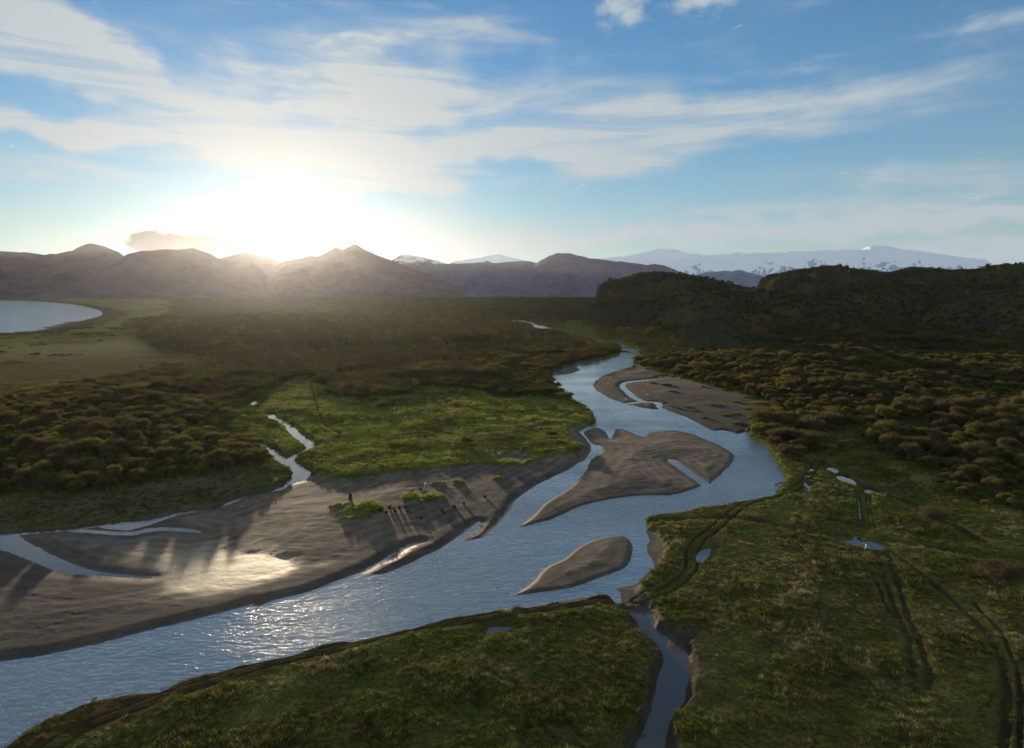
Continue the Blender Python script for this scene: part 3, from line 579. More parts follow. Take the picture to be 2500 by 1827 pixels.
mountain('mountain', [(1000,647),(1040,635),(1080,618),(1110,612),(1150,600),(1180,584),(1200,571),(1215,563),(1230,558),(1245,559),(1260,560),(1285,566),(1330,574),(1380,580),(1430,586),(1445,583),(1465,586),(1500,600),(1530,608),(1560,617),(1650,642),(1680,650)], 9300, 2400, 2400, MG, 7, .34)
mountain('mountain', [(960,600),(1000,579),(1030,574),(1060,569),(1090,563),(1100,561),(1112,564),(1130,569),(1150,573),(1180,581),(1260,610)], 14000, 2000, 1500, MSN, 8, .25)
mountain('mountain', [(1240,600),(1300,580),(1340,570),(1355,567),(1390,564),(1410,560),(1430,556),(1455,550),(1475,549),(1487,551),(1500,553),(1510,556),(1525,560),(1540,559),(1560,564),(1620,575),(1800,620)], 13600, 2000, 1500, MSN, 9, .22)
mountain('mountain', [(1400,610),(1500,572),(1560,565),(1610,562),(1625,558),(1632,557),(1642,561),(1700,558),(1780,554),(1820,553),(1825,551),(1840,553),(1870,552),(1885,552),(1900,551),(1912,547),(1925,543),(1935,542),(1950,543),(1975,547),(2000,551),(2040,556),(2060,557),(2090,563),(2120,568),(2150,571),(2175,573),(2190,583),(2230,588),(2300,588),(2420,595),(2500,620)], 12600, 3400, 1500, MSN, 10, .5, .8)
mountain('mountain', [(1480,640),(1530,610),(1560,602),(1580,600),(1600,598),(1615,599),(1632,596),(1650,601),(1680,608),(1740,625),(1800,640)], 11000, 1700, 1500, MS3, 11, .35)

# ------------------------------------------------------------------ foliage prototypes
def tri_cloud(C, D_, L, W):          # thin triangles: centre base C, direction D, length L, width W
    n = len(C); rnd = rng.normal(size=(n, 3)); s = np.cross(D_, rnd); s /= np.linalg.norm(s, axis=1, keepdims=True)+1e-9
    a = C-s*W[:, None]*.5; b = C+s*W[:, None]*.5; c = C+D_*L[:, None]
    return np.stack([a, b, c], 1).reshape(-1, 3)
def crown_verts(w, hgt, n, seed, twiggy=.5):
    rg_ = np.random.default_rng(seed); nl = 15
    lobes = []
    for i in range(nl):
        a = rg_.uniform(0, 2*math.pi); q = math.sqrt(rg_.uniform(0, 1))*w*.36
        zc = hgt*(.42+.28*(1-(q/(w*.42))**2))+rg_.uniform(-.12, .12)*hgt
        lobes.append((q*math.cos(a), q*math.sin(a), zc, rg_.uniform(.15, .24)*w, rg_.uniform(.2, .32)*hgt))
    lobes = np.array(lobes); li = rg_.integers(0, nl, n); Lb = lobes[li]
    d = rg_.normal(size=(n, 3)); d[:, 2] = np.abs(d[:, 2])*1.0-.30; d /= np.linalg.norm(d, axis=1, keepdims=True)
    rad = rg_.uniform(.55, 1.05, n)[:, None]
    C = Lb[:, :3]+d*rad*np.c_[Lb[:, 3], Lb[:, 3], Lb[:, 4]]
    C[:, 2] = np.maximum(C[:, 2], .15)
    tw = rg_.uniform(size=n) < twiggy
    Dn = d*.6+rg_.normal(size=(n, 3))*.45+np.array([0, 0, .55]); Dn /= np.linalg.norm(Dn, axis=1, keepdims=True)
    Dl = rg_.normal(size=(n, 3)); Dl /= np.linalg.norm(Dl, axis=1, keepdims=True)
    DD = np.where(tw[:, None], Dn, Dl)
    L = np.where(tw, rg_.uniform(.5, 1.1, n), rg_.uniform(.22, .42, n)); Wd = np.where(tw, .07, rg_.uniform(.18, .36, n))
    return tri_cloud(C, DD, L, Wd)
def stems(w, hgt, seed):
    rg_ = np.random.default_rng(seed+99); V = []; Fc = []
    for i in range(6):
        a = rg_.uniform(0, 2*math.pi); q = rg_.uniform(.15, .36)*w
        p0 = np.array([rg_.uniform(-.3, .3), rg_.uniform(-.3, .3), -.3]); p2 = np.array([q*math.cos(a), q*math.sin(a), hgt*rg_.uniform(.6, .85)]); p1 = (p0+p2)/2+np.array([-math.cos(a), -math.sin(a), .8])*.4
        P3 = [p0, p1*.6+p0*.4, p1, p1*.4+p2*.6, p2]; r0 = .13
        b = len(V)
        for k, p in enumerate(P3):
            rr = r0*(1-k/4.6)
            for j in range(5): V.append(p+np.array([math.cos(j*1.2566), math.sin(j*1.2566), 0])*rr)
        for k in range(4):
            for j in range(5): Fc.append((b+k*5+j, b+k*5+(j+1) % 5, b+k*5+5+(j+1) % 5)); Fc.append((b+k*5+j, b+k*5+5+(j+1) % 5, b+k*5+5+j))
    return np.array(V), np.array(Fc)
PROTO = []
for i in range(6):
    w = [9, 7.5, 11, 8, 10, 6.5][i]; hg = [5.5, 5.0, 6.2, 6.0, 5.0, 4.6][i]
    cv = crown_verts(w, hg, [4200, 3400, 5200, 3800, 4600, 3000][i], 50+i, [.5, .6, .45, .7, .5, .4][i])
    sv, sf = stems(w, hg, i); nct = len(cv)//3
    mat = LG if i == 5 else LM
    crown_m = mesh_np('crown', cv, np.arange(len(cv)).reshape(-1, 3), mat)
    trunk_m = mesh_np('trunk', sv, sf, BARK, True)
    allv = np.vstack([cv, sv]); allf = np.vstack([np.arange(len(cv)).reshape(-1, 3), sf+len(cv)])
    both = mesh_np('shrub_tree', allv, allf, mats=[mat, BARK], midx=np.r_[np.zeros(nct), np.ones(len(sf))])
    PROTO.append(dict(crown=crown_m, trunk=trunk_m, ob=bpy.data.objects.new('shrub_source', both), w=w))
tv = []
for k in range(5):
    n = 70; q = np.sqrt(rng.uniform(0, 1, n))*.42; a = rng.uniform(0, 6.283, n)
    C = np.c_[q*np.cos(a), q*np.sin(a), np.full(n, -.05)]; D_ = np.c_[np.cos(a)*q*1.6+rng.normal(size=n)*.3, np.sin(a)*q*1.6+rng.normal(size=n)*.3, np.ones(n)]; D_ /= np.linalg.norm(D_, axis=1, keepdims=True)
    v = tri_cloud(C, D_, rng.uniform(.25, .6, n), rng.uniform(.03, .07, n))
    tv.append(bpy.data.objects.new('tuft_source', mesh_np('tuft', v, np.arange(len(v)).reshape(-1, 3), [GT, GT, GS, GB_, GF][k])))

def scatter_stuff(name, pts, scl, rot, kind_idx, protos, label, cat_):
    n = len(pts)
    m = bpy.data.meshes.new(name+'_points'); m.vertices.add(n); m.vertices.foreach_set('co', np.asarray(pts, dtype=np.float32).ravel())
    for nm, tp, arr in (('sc', 'FLOAT_VECTOR', np.asarray(scl, dtype=np.float32).ravel()), ('rt', 'FLOAT_VECTOR', np.asarray(rot, dtype=np.float32).ravel()), ('ki', 'INT', np.asarray(kind_idx, dtype=np.int32))):
        a = m.attributes.new(nm, tp, 'POINT'); a.data.foreach_set('vector' if tp != 'INT' else 'value', arr)
    o = link(bpy.data.objects.new(name, m))
    g = bpy.data.node_groups.new(name+'_scatter', 'GeometryNodeTree')
    g.interface.new_socket('Geometry', in_out='INPUT', socket_type='NodeSocketGeometry'); g.interface.new_socket('Geometry', in_out='OUTPUT', socket_type='NodeSocketGeometry')
    ns, ln = g.nodes, g.links
    gi = ns.new('NodeGroupInput'); go = ns.new('NodeGroupOutput')
    gti = ns.new('GeometryNodeGeometryToInstance')
    for p in reversed(protos):
        oi = ns.new('GeometryNodeObjectInfo'); oi.inputs['Object'].default_value = p; oi.transform_space = 'ORIGINAL'
        ln.new(oi.outputs['Geometry'], gti.inputs[0])
    iop = ns.new('GeometryNodeInstanceOnPoints'); iop.inputs['Pick Instance'].default_value = True
    ln.new(gi.outputs[0], iop.inputs['Points']); ln.new(gti.outputs[0], iop.inputs['Instance'])
    def attr(nm, tp):
        a = ns.new('GeometryNodeInputNamedAttribute'); a.data_type = tp; a.inputs[0].default_value = nm; return a.outputs[0]
    ln.new(attr('sc', 'FLOAT_VECTOR'), iop.inputs['Scale']); ln.new(attr('rt', 'FLOAT_VECTOR'), iop.inputs['Rotation']); ln.new(attr('ki', 'INT'), iop.inputs['Instance Index'])
    ln.new(iop.outputs[0], go.inputs[0])
    md = o.modifiers.new('scatter', 'NODES'); md.node_group = g
    tag(o, label, cat_, kind='stuff'); return o

print('T-trees', time.perf_counter())
# ------------------------------------------------------------------ trees
def jgrid(s, r0, r1, amax=R(42)):
    x = np.arange(-r1, r1, s); y = np.arange(0, r1, s)
    XX, YY = np.meshgrid(x, y); XX = XX+rng.uniform(-.48, .48, XX.shape)*s; YY = YY+rng.uniform(-.48, .48, YY.shape)*s
    XX = XX.ravel(); YY = YY.ravel(); r = np.hypot(XX, YY); a = np.abs(np.arctan2(XX, YY))
    m = (r > r0) & (r < r1) & (a < amax); return XX[m], YY[m]
tx, ty, ts, tz = [], [], [], []
for s, r0, r1, scale in ((4.0, 90, 650, .68), (7.0, 650, 1500, 1.05), (15, 1500, 3300, 1.9), (30, 3300, 7000, 3.2)):
    x, y = jgrid(s, r0, r1, R(46) if r1 < 2000 else R(40))
    xj = x+fbm(x, y, 40, 3, 415)*np.hypot(x, y)*.03; yj = y+fbm(x, y, 40, 3, 416)*np.hypot(x, y)*.05; iL = inside(WL, xj, yj) & (inside(WL, x, y) | (np.hypot(x, y) > 330)); iR = inside(WR, x, y); hz_ = gat(hh, x, y) > 2
    wa = gat(waterA, x, y); dens = fbm(x, y, 45, 4, 401)
    gapt = fbm(x, y, 14, 3, 403)
    k = (iL | iR | hz_) & (wa < -1.5) & (((gapt > -.5) & (dens > -.62)) | ((gat(sWL, x, y) < 30) & (gat(sWL, x, y) > 0) & (r1 < 700)))
    # sparse shrubs on the marsh, thin cover on hill tops
    mm = (gat(marsh, x, y) > 0) & (wa < -35) & (fbm(x*.6, y*2, 60, 3, 407) > .30) & (rng.uniform(size=len(x)) < .3) & ~(iL | iR)
    hk = hz_ & ((rng.uniform(size=len(x)) > .9) | ((gat(gr, x, y) > .75) & (rng.uniform(size=len(x)) > .25)))
    k = (k & ~hk) | mm
    x, y = x[k], y[k]; hz_ = hz_[k]; mm = mm[k]
    sc_ = scale*np.clip(rng.lognormal(-.22, .28, len(x)), .42, 1.35)*(1+.35*fbm(x, y, 60, 2, 409))
    dU = np.minimum(segdist(UPPER, x, y), segdist(P('C', [(120,577),(220,590),(330,630)]), x, y, False)); sc_ = sc_*(.35+.65*sst(15, 120, dU))
    sc_ = np.where(hz_, sc_*.62, sc_); sc_ = np.where((gat(sWL, x, y) > 0) & (gat(sWL, x, y) < 28) & (r1 < 700), .50+.12*rng.uniform(size=len(x)), sc_)
    zz = np.where(scale > 1.5, .42+0*x, rng.uniform(.95, 1.45, len(x)))
    zz = np.where(mm, zz*.38, zz)
    tx.append(x); ty.append(y); ts.append(sc_*.88); tz.append(zz)
tx = np.concatenate(tx); ty = np.concatenate(ty); ts = np.concatenate(ts); tz = np.concatenate(tz); th = hat(tx, ty)
tr = np.hypot(tx, ty); ta = np.arctan2(tx, ty)
px = 1250+F*tx/(ty*cp+(CH-th)*sp); vis = (px > -10) & (px < 2510) & (ty > 0)
tk = rng.choice(5, len(tx)); bright = ((fbm(tx, ty, 18, 2, 411) > .5) | (rng.uniform(size=len(tx)) < .02)) & (tr < 650); tk = np.where(bright, 5, tk)
import time; print('T0', time.perf_counter()); print('trees', len(tx))
def make_tree(x, y, s, zf, k, label, group, rot=None, name='shrub_tree'):
    z = float(hat(np.array([x]), np.array([y]))[0])
    r_ = bpy.data.objects.new(name, None); r_.empty_display_size = 1; link(r_); r_.location = (x, y, z-.1); r_.scale = (s, s, s*zf); r_.rotation_euler = (0, 0, random.uniform(0, 6.28) if rot is None else rot)
    tag(r_, label, 'tree', group)
    link(bpy.data.objects.new('crown', PROTO[k]['crown']), r_); link(bpy.data.objects.new('trunk', PROTO[k]['trunk']), r_)
    return r_
app = ts*np.array([PROTO[k]['w'] for k in tk])/tr*vis
order = np.argsort(-app); indiv = order[:282]; rest = order[282:]
for i in indiv:
    x, y, k = tx[i], ty[i], int(tk[i])
    side = 'right' if x > .18*y else 'left'
    tone = 'fresh yellow-green' if k == 5 else 'brown budding'
    if side == 'right':
        lab = f'{tone} bushy tree in the dense thicket on the right side of the river'; grp = f'{tone} trees in the thicket right of the river'
    elif y < 330 and x < -.1*y:
        lab = f'{tone} bushy tree in the dark thicket left of the narrow forked creek'; grp = f'{tone} trees in the thicket left of the forked creek'
    else:
        lab = f'{tone} bushy tree in the belt behind the green meadow'; grp = f'{tone} trees in the belt behind the green meadow'
    make_tree(float(x), float(y), float(ts[i]), float(tz[i]), k, lab, grp)
for x_, y_, vw, s, k, lab in ((1720, 730, 'Fv', .85, 3, 'lone dark bare shrub whose long shadow runs down the right meadow'),
    (2150, 1090, 'Fv', .9, 4, 'low reddish brown shrub at the right edge of the meadow'),
    (360, 1330, 'B', .62, 0, 'small pale olive shrub alone on the far left part of the green meadow'),
    (860, 470, 'E', .62, 1, 'round brown shrub in the middle of the green meadow'),
    (1375, 430, 'E', .6, 1, 'dark brown shrub on the green meadow nearest the river narrows'),
    (400, 735, 'J', .42, 5, 'yellow-green willow shrub at the edge of the small channel'),
    (1060, 1115, 'J', .28, 5, 'small round green shrub on the tip of the gravel at the water'),
    (400, 790, 'K', 1.25, 2, 'big domed grey-brown tree on the outer river bend beside the gravel flat'),
    (650, 1010, 'K', 1.2, 4, 'wide domed brown tree leaning to the river just below the biggest bank tree'),
    (640, 1200, 'K', .8, 1, 'smaller brown tree at the foot of the wide domed one on the river bank'),
    (980, 890, 'K', 1.0, 0, 'olive brown tree right behind the two domed bank trees'),
    (1060, 1080, 'K', 1.05, 3, 'dark olive tree directly above the pair of bright puddles'),
    (1420, 1110, 'K', .8, 1, 'greyish thin tree alone right of the puddles at the thicket edge'),
    (1250, 800, 'K', 1.1, 2, 'tall brown tree in the front row between the bank and the open glade'),
    (1540, 1270, 'B', .7, 2, 'bare twiggy shrub leaning over the river at the meadow corner')):
    p = P(vw, [(x_, y_)], 1.0)[0]; make_tree(p[0], p[1], s, .9, k, lab, None)
il = rest[inside(WL, tx[rest], ty[rest])]; ish = rest[gat(hh, tx[rest], ty[rest]) > 2]
msk = np.zeros(len(tx), dtype=int); msk[rest] = 3; msk[il] = 1; msk[ish] = 2
for code, lab in ((1, 'brown and olive woodland stretching over the left plain to the mountains'), (2, 'dark scrub covering the rocky hills on the right'), (3, 'dense brown woodland around the right bank and the foot of the hills')):
    q = np.where(msk == code)[0]
    if len(q) == 0: continue
    scatter_stuff('woodland', np.c_[tx[q], ty[q], th[q]-.15], np.c_[ts[q], ts[q], ts[q]*tz[q]], np.c_[0*q, 0*q, rng.uniform(0, 6.28, len(q))], tk[q], [p['ob'] for p in PROTO], lab, 'woodland')

# ------------------------------------------------------------------ grass
gx, gy, gs = [], [], []
for s, r0, r1, sc_ in ((.62, 62, 130, 1.0), (1.0, 130, 260, 1.25), (1.6, 260, 460, 1.9)):
    x, y = jgrid(s, r0, r1, R(40)); k = (gat(cover, x, y) > .6) & (gat(waterA, x, y) < -.5+0*x) & ((gat(fsm, x, y) < .5)) & ((gat(rutw, x, y) < .35) | (rng.uniform(size=len(x)) < .12)) & (rng.uniform(size=len(x)) < .90-.45*gat(rb, x, y)-.6*gat(tracks, x, y)-.45*gat(strp, x, y))
    for p in PUD: k &= ~(segdist(p, x, y) < .5) & ~inside(p, x, y)
    x, y = x[k], y[k]; gx.append(x); gy.append(y); gs.append(sc_*rng.uniform(.5, 1.15, len(x))*(1+1.0*fbm(x, y, 7, 4, 501))*np.where(gat(grassp, x, y) > 0, 1.5, 1))
gx = np.concatenate(gx); gy = np.concatenate(gy); gs = np.concatenate(gs); print('tufts', len(gx))
inm = inside(MEAD, gx, gy) & (fbm(gx, gy, 14, 3, 511) > -.22)
pt = fbm(gx, gy, 9, 4, 513)+rng.normal(size=len(gx))*.22
gk = np.where(pt > .43, 2, np.where(pt < -.40, 3, rng.integers(0, 2, len(gx))))
gk = np.where(inm & (pt > -.35) & (pt < .42), 4, gk); gk = np.where(gat(grassp, gx, gy) > 0, 4, gk)
gk = np.where((gat(rb, gx, gy) > .4) & (rng.uniform(size=len(gx)) < .7), 3, gk); gk = np.where((gat(strp, gx, gy) > .5) & (gk < 2), 3, gk)
scatter_stuff('grass', np.c_[gx, gy, hat(gx, gy)], np.c_[gs*1.2, gs*1.2, gs*.78], np.c_[rng.normal(size=len(gx))*.2, rng.normal(size=len(gx))*.2, rng.uniform(0, 6.28, len(gx))], gk, tv, 'rough green and straw grass growing over the meadows', 'grass')

# grass clumps that stand singly on the dark gravel
def clump(x, y, wx, wy, hgt, label, mat, group=None, name='grass_clump', cat_='grass clump'):
    n = int(160+wx*wy*60); q = np.sqrt(rng.uniform(0, 1, n)); a = rng.uniform(0, 6.283, n)
    px_, py_ = q*np.cos(a)*wx/2, q*np.sin(a)*wy/2; z = hat(x+px_, y+py_)-float(hat(np.array([x]), np.array([y]))[0])
    D_ = np.c_[rng.normal(size=(n, 2))*.35, np.ones(n)]; D_ /= np.linalg.norm(D_, axis=1, keepdims=True)
    v = tri_cloud(np.c_[px_, py_, z-.05], D_, hgt*(1.1-.6*q*q)*rng.uniform(.6, 1.2, n), np.full(n, .09))
    o = link(bpy.data.objects.new(name, mesh_np(name, v, np.arange(len(v)).reshape(-1, 3), mat))); o.location = (x, y, float(hat(np.array([x]), np.array([y]))[0]))
    return tag(o, label, cat_, group)
for x_, y_, w_, hg, lab in ((240,470,110,1.0,'straw and green grass clump just right of the small channel mouth'), (425,505,150,1.1,'olive grass clump beside the bend of the small channel'), (500,590,120,.8,'low grass clump between the channel and the bare gravel'),
    (920,540,60,.9,'single pale grass tuft alone on the far gravel'), (1270,585,220,.7,'long pale grass strip along the far edge of the gravel'), (1080,775,190,.8,'straw coloured grass strip in the middle of the gravel'),
    (1370,740,100,1.0,'upright straw tuft left of the big green patch on the gravel'), (1355,895,130,.6,'flat bright green tuft near the lower gravel'), (935,935,90,.8,'reddish straw tuft near the river edge of the gravel'),
    (1390,1015,170,.9,'orange straw tuft at the lower right of the gravel'), (1600,680,260,.8,'bright grass patch at the upper right end of the gravel'), (1560,830,230,.7,'yellow-green grass patch lowest in the right corner of the gravel'), (1700,760,260,.9,'widest green grass patch on the right of the gravel'),
    (720,790,110,.6,'dull green tuft left of the straw strip on the gravel'), (800,840,120,.6,'dull green tuft below the straw strip on the gravel'), (1240,910,160,.6,'brownish grass strip left of the flat bright tuft')):
    p = P('J', [(x_, y_)], .5)[0]; d = math.hypot(*p); w = w_/5.5*d/F
    clump(p[0], p[1], w, w*.9, hg, lab, LG if 'green' in lab else GT)
# young willow sprouts on the sand flat, throwing long shadows
for i, (x_, y_) in enumerate([(320,885),(335,870),(360,890),(380,862),(408,870),(415,885),(440,862),(478,855),(490,880),(505,770),(570,745),(575,920),(700,870),(712,885),(770,845),(780,850),(835,830),(965,785),(1015,660),(1055,662),(520,760),(600,770)]):
    p = P('E', [(x_, y_)], .5)[0]
    clump(p[0], p[1], .45, .45, .9, 'small dark willow sprout standing on the bare brown sand flat', LM, 'willow sprouts on the sand flat', 'willow_sprout', 'sprout')
def limb(p0, p1, r0, r1, seg=8, bend=.1):
    V = []; Fc = []; p0 = np.array(p0, float); p1 = np.array(p1, float); d = p1-p0; L = np.linalg.norm(d); d /= L
    s = np.cross(d, [0, 0, 1.]) if abs(d[2]) < .9 else np.cross(d, [1., 0, 0]); s /= np.linalg.norm(s); t = np.cross(s, d)
    for k in range(6):
        f = k/5; c = p0+d*L*f+t*bend*L*math.sin(f*3.1)+s*bend*.5*L*math.sin(f*5)
        for j in range(seg): a = j*2*math.pi/seg; V.append(c+(s*math.cos(a)+t*math.sin(a))*(r0*(1-f)+r1*f))
    for k in range(5):
        for j in range(seg): Fc.append((k*seg+j, k*seg+(j+1) % seg, (k+1)*seg+(j+1) % seg, (k+1)*seg+j))
    b = len(V); V += [p0, p1]
    for j in range(seg): Fc.append((j, b, (j+1) % seg, (j+1) % seg)); Fc.append((5*seg+j, 5*seg+(j+1) % seg, b+1, b+1))
    return V, Fc
def limbs(name, L, mat, loc, rot, label, cat_, group=None):
    V = []; Fc = []
    for a in L:
        v, f = limb(*a); Fc += [tuple(q+len(V) for q in dict.fromkeys(ff)) for ff in f]; V += list(v)
    m = bpy.data.meshes.new(name); m.from_pydata([tuple(v) for v in V], [], Fc); m.materials.append(mat)
    o = link(bpy.data.objects.new(name, m)); o.location = loc; o.rotation_euler = (0, 0, rot); return tag(o, label, cat_, group)
for vw, x_, y_, rot, mat, lab in (('Fv', 1292, 858, .9, WOOD, 'bleached driftwood log at the edge of the wide jagged puddle'), ('J', 1650, 940, -.5, WOOD, 'grey driftwood branch on the dark gravel by the thicket'),
    ('Fv', 765, 452, .4, DARKW, 'dark snag caught at the river bend below the trees'), ('Fv', 745, 490, 1.2, DARKW, 'small dark snag in the water just below the other snag')):
    p = P(vw, [(x_, y_)], .4)[0]; z = max(.0, float(hat(np.array([p[0]]), np.array([p[1]]))[0]))
    limbs('driftwood', [((-1.6, 0, .18), (1.6, .2, .2), .18, .08), ((.2, 0, .2), (.9, .8, .6), .07, .02), ((-.6, 0, .2), (-.3, -.7, .5), .06, .02)], mat, (p[0], p[1], z), rot, lab, 'driftwood')
for x_, y_, lab in ((133, 805, 'taller left post of the pair of dark stumps on the sand flat'), (142, 803, 'shorter right post of the pair of dark stumps on the sand flat')):
    p = P('E', [(x_, y_)], .6)[0]; z = float(hat(np.array([p[0]]), np.array([p[1]]))[0])
    limbs('stump', [((0, 0, -.2), (.08, 0, 1.7 if 'taller' in lab else 1.35), .3, .2, 9, .02), ((0, 0, .8), (.35, .1, 1.5), .1, .04)], DARKW, (p[0], p[1], z), 0, lab, 'stump')

# ------------------------------------------------------------------ gulls
def body_mesh():
    V = []; Fc = []; prof = [(-.30, .01, 0), (-.24, .045, 0), (-.12, .085, -.005), (0, .10, -.01), (.10, .085, 0), (.17, .055, .02), (.21, .052, .03), (.25, .045, .032), (.28, .02, .028)]
    for xx, r_, zc in prof:
        for j in range(10): a = j*.6283; V.append((xx, r_*math.cos(a), zc+r_*.85*math.sin(a)))
    n = len(prof)
    for k in range(n-1):
        for j in range(10): Fc.append((k*10+j, (k+1)*10+j, (k+1)*10+(j+1) % 10, k*10+(j+1) % 10))
    Fc.append(tuple(range(10))); Fc.append(tuple((n-1)*10+j for j in reversed(range(10))))
    b = len(V); V += [(-.26, .03, 0), (-.26, -.03, 0), (-.42, -.07, .0), (-.42, .07, .0), (-.26, .03, .012), (-.26, -.03, .012), (-.42, -.07, .008), (-.42, .07, .008)]
    Fc += [(b, b+1, b+2, b+3), (b+7, b+6, b+5, b+4), (b+1, b+5, b+6, b+2), (b, b+3, b+7, b+4), (b+2, b+6, b+7, b+3)]
    m = bpy.data.meshes.new('gull'); m.from_pydata(V, [], Fc); m.materials.append(FEATH); return m
def wing_mesh(s):
    sec = [(0.04, .11, -.09, .03), (.25, .13, -.08, .13), (.45, .12, -.06, .16), (.62, .04, -.09, .12), (.72, -.06, -.10, .08)]
    V = []; Fc = []
    for yy, xf, xb, z in sec: V += [(xf, s*yy, z), (xb, s*yy, z), (xb, s*yy, z-.012), (xf, s*yy, z-.018)]
    for k in range(4):
        for j in range(4): f = (k*4+j, k*4+(j+1) % 4, (k+1)*4+(j+1) % 4, (k+1)*4+j); Fc.append(f if s > 0 else f[::-1])
    m = bpy.data.meshes.new('wing'); m.from_pydata(V, [], Fc); m.materials.append(GREYF); return m
def beak_mesh():
    m = bpy.data.meshes.new('beak'); m.from_pydata([(.27, .014, .03), (.27, -.014, .03), (.27, 0, .048), (.27, 0, .015), (.34, 0, .022)], [], [(0, 2, 4), (2, 1, 4), (1, 3, 4), (3, 0, 4), (0, 3, 1, 2)]); m.materials.append(BEAK); return m
GB, GWL, GWR, GBK = body_mesh(), wing_mesh(1), wing_mesh(-1), beak_mesh()
BIRDS = [('C', x, y) for x, y in ((278,740),(318,740),(175,795),(180,770),(140,832),(347,772),(345,832),(422,862),(245,870),(262,872),(370,850),(365,905),(318,912),(300,905),(108,840),(580,705),(465,640),(490,650),(1063,828),(1080,820),(1265,857),(1398,855),(950,850),(1090,768),(1133,768),(725,905))]
BIRDS += [('B', x, y) for x, y in ((558,1132),(1303,978),(1265,1057),(1320,1062),(430,1325))] + [('E', x, y) for x, y in ((598,707),(1247,340),(765,467),(1050,522))]
where = {'C': 'over the gravel bars and the right bank', 'B': 'over the brown tree belt', 'E': 'over the green meadow and the sand flat'}
for i, (vw, x_, y_) in enumerate(BIRDS):
    z = 3+5*random.random(); p = P(vw, [(x_, y_)], z)[0]; g0 = float(hat(np.array([p[0]]), np.array([p[1]]))[0])
    if g0 > z-2: z = g0+7; p = P(vw, [(x_, y_)], z)[0]
    o = link(bpy.data.objects.new('gull', GB)); o.location = (p[0], p[1], z); o.scale = (1.25,)*3; o.rotation_euler = (random.uniform(-.5, .5), random.uniform(-.15, .15), random.uniform(0, 6.28))
    tag(o, 'small white gull gliding '+where[vw], 'bird', 'gulls '+where[vw])
    for m in (GWL, GWR): link(bpy.data.objects.new('wing', m), o)
    link(bpy.data.objects.new('beak', GBK), o)

# ------------------------------------------------------------------ sun, sky, haze
SAZ, SEL_ = azel(622, 540)[0], math.atan(azel(622, 540)[1])
print('sun az el', math.degrees(SAZ), math.degrees(SEL_))
sun = bpy.data.lights.new('sun', 'SUN'); sun.energy = 5.0; sun.angle = R(.55); sun.color = (1, .80, .54)
so = link(bpy.data.objects.new('sun', sun)); sd = Vector((math.sin(SAZ)*math.cos(SEL_), math.cos(SAZ)*math.cos(SEL_), math.sin(SEL_)))
so.rotation_euler = sd.to_track_quat('Z', 'Y').to_euler(); so.location = (0, 0, 200)
wd = bpy.data.worlds.new('World'); SC.world = wd; wd.use_nodes = True; nt = wd.node_tree; ns, ln = nt.nodes, nt.links; ns.clear()
wo = N(ns, 'ShaderNodeOutputWorld'); bg = N(ns, 'ShaderNodeBackground'); ln.new(bg.outputs[0], wo.inputs[0]); bg.inputs[1].default_value = .065
sky = N(ns, 'ShaderNodeTexSky', sky_type='NISHITA'); sky.sun_disc = False; sky.sun_elevation = SEL_; sky.sun_rotation = SAZ; sky.altitude = 50; sky.air_density = 1.0; sky.dust_density = .05; sky.ozone_density = 2.5
def M_(op, a, b=None, c=None, clamp=False):
    n = N(ns, 'ShaderNodeMath', operation=op); n.use_clamp = clamp
    for i, v in enumerate((a, b, c)):
        if v is None: continue
        if isinstance(v, (int, float)): n.inputs[i].default_value = v
        else: ln.new(v, n.inputs[i])
    return n.outputs[0]
def MR(v, a, b, c, d, smooth=True):
    n = N(ns, 'ShaderNodeMapRange'); n.interpolation_type = 'SMOOTHSTEP' if smooth else 'LINEAR'; ln.new(v, n.inputs[0])
    for i, q in enumerate((a, b, c, d)): n.inputs[1+i].default_value = q
    return n.outputs[0]
tc = N(ns, 'ShaderNodeTexCoord'); sx = N(ns, 'ShaderNodeSeparateXYZ'); ln.new(tc.outputs['Generated'], sx.inputs[0])
azn = M_('MULTIPLY', M_('ARCTAN2', sx.outputs[0], sx.outputs[1]), 57.2958); eln = M_('MULTIPLY', M_('ARCSINE', sx.outputs[2]), 57.2958)
cv = N(ns, 'ShaderNodeCombineXYZ'); ln.new(azn, cv.inputs[0]); ln.new(eln, cv.inputs[1])
def ae(x, y):
    a, t = azel(x, y); return math.degrees(a), math.degrees(math.atan(t))
def noise2(scx, scy, rot, det, rough, dist, off=0):
    mp = N(ns, 'ShaderNodeMapping'); mp.inputs['Location'].default_value = (off, off*.7, off); mp.inputs['Rotation'].default_value = (0, 0, R(rot)); mp.inputs['Scale'].default_value = (scx, scy, 1); ln.new(cv.outputs[0], mp.inputs[0])
    n = N(ns, 'ShaderNodeTexNoise'); n.noise_dimensions = '2D'; n.inputs['Scale'].default_value = 1; n.inputs['Detail'].default_value = det; n.inputs['Roughness'].default_value = rough; n.inputs['Distortion'].default_value = dist; ln.new(mp.outputs[0], n.inputs['Vector']); return n.outputs[0]
nA = noise2(.09, .30, -7, 8, .54, .25); nB = noise2(.055, .33, 9, 8, .54, .3, 7.3); nC = noise2(.5, 1.1, 0, 7, .6, .3, 3.1); nW = noise2(.12, .2, 0, 3, .5, 0, 5.5)
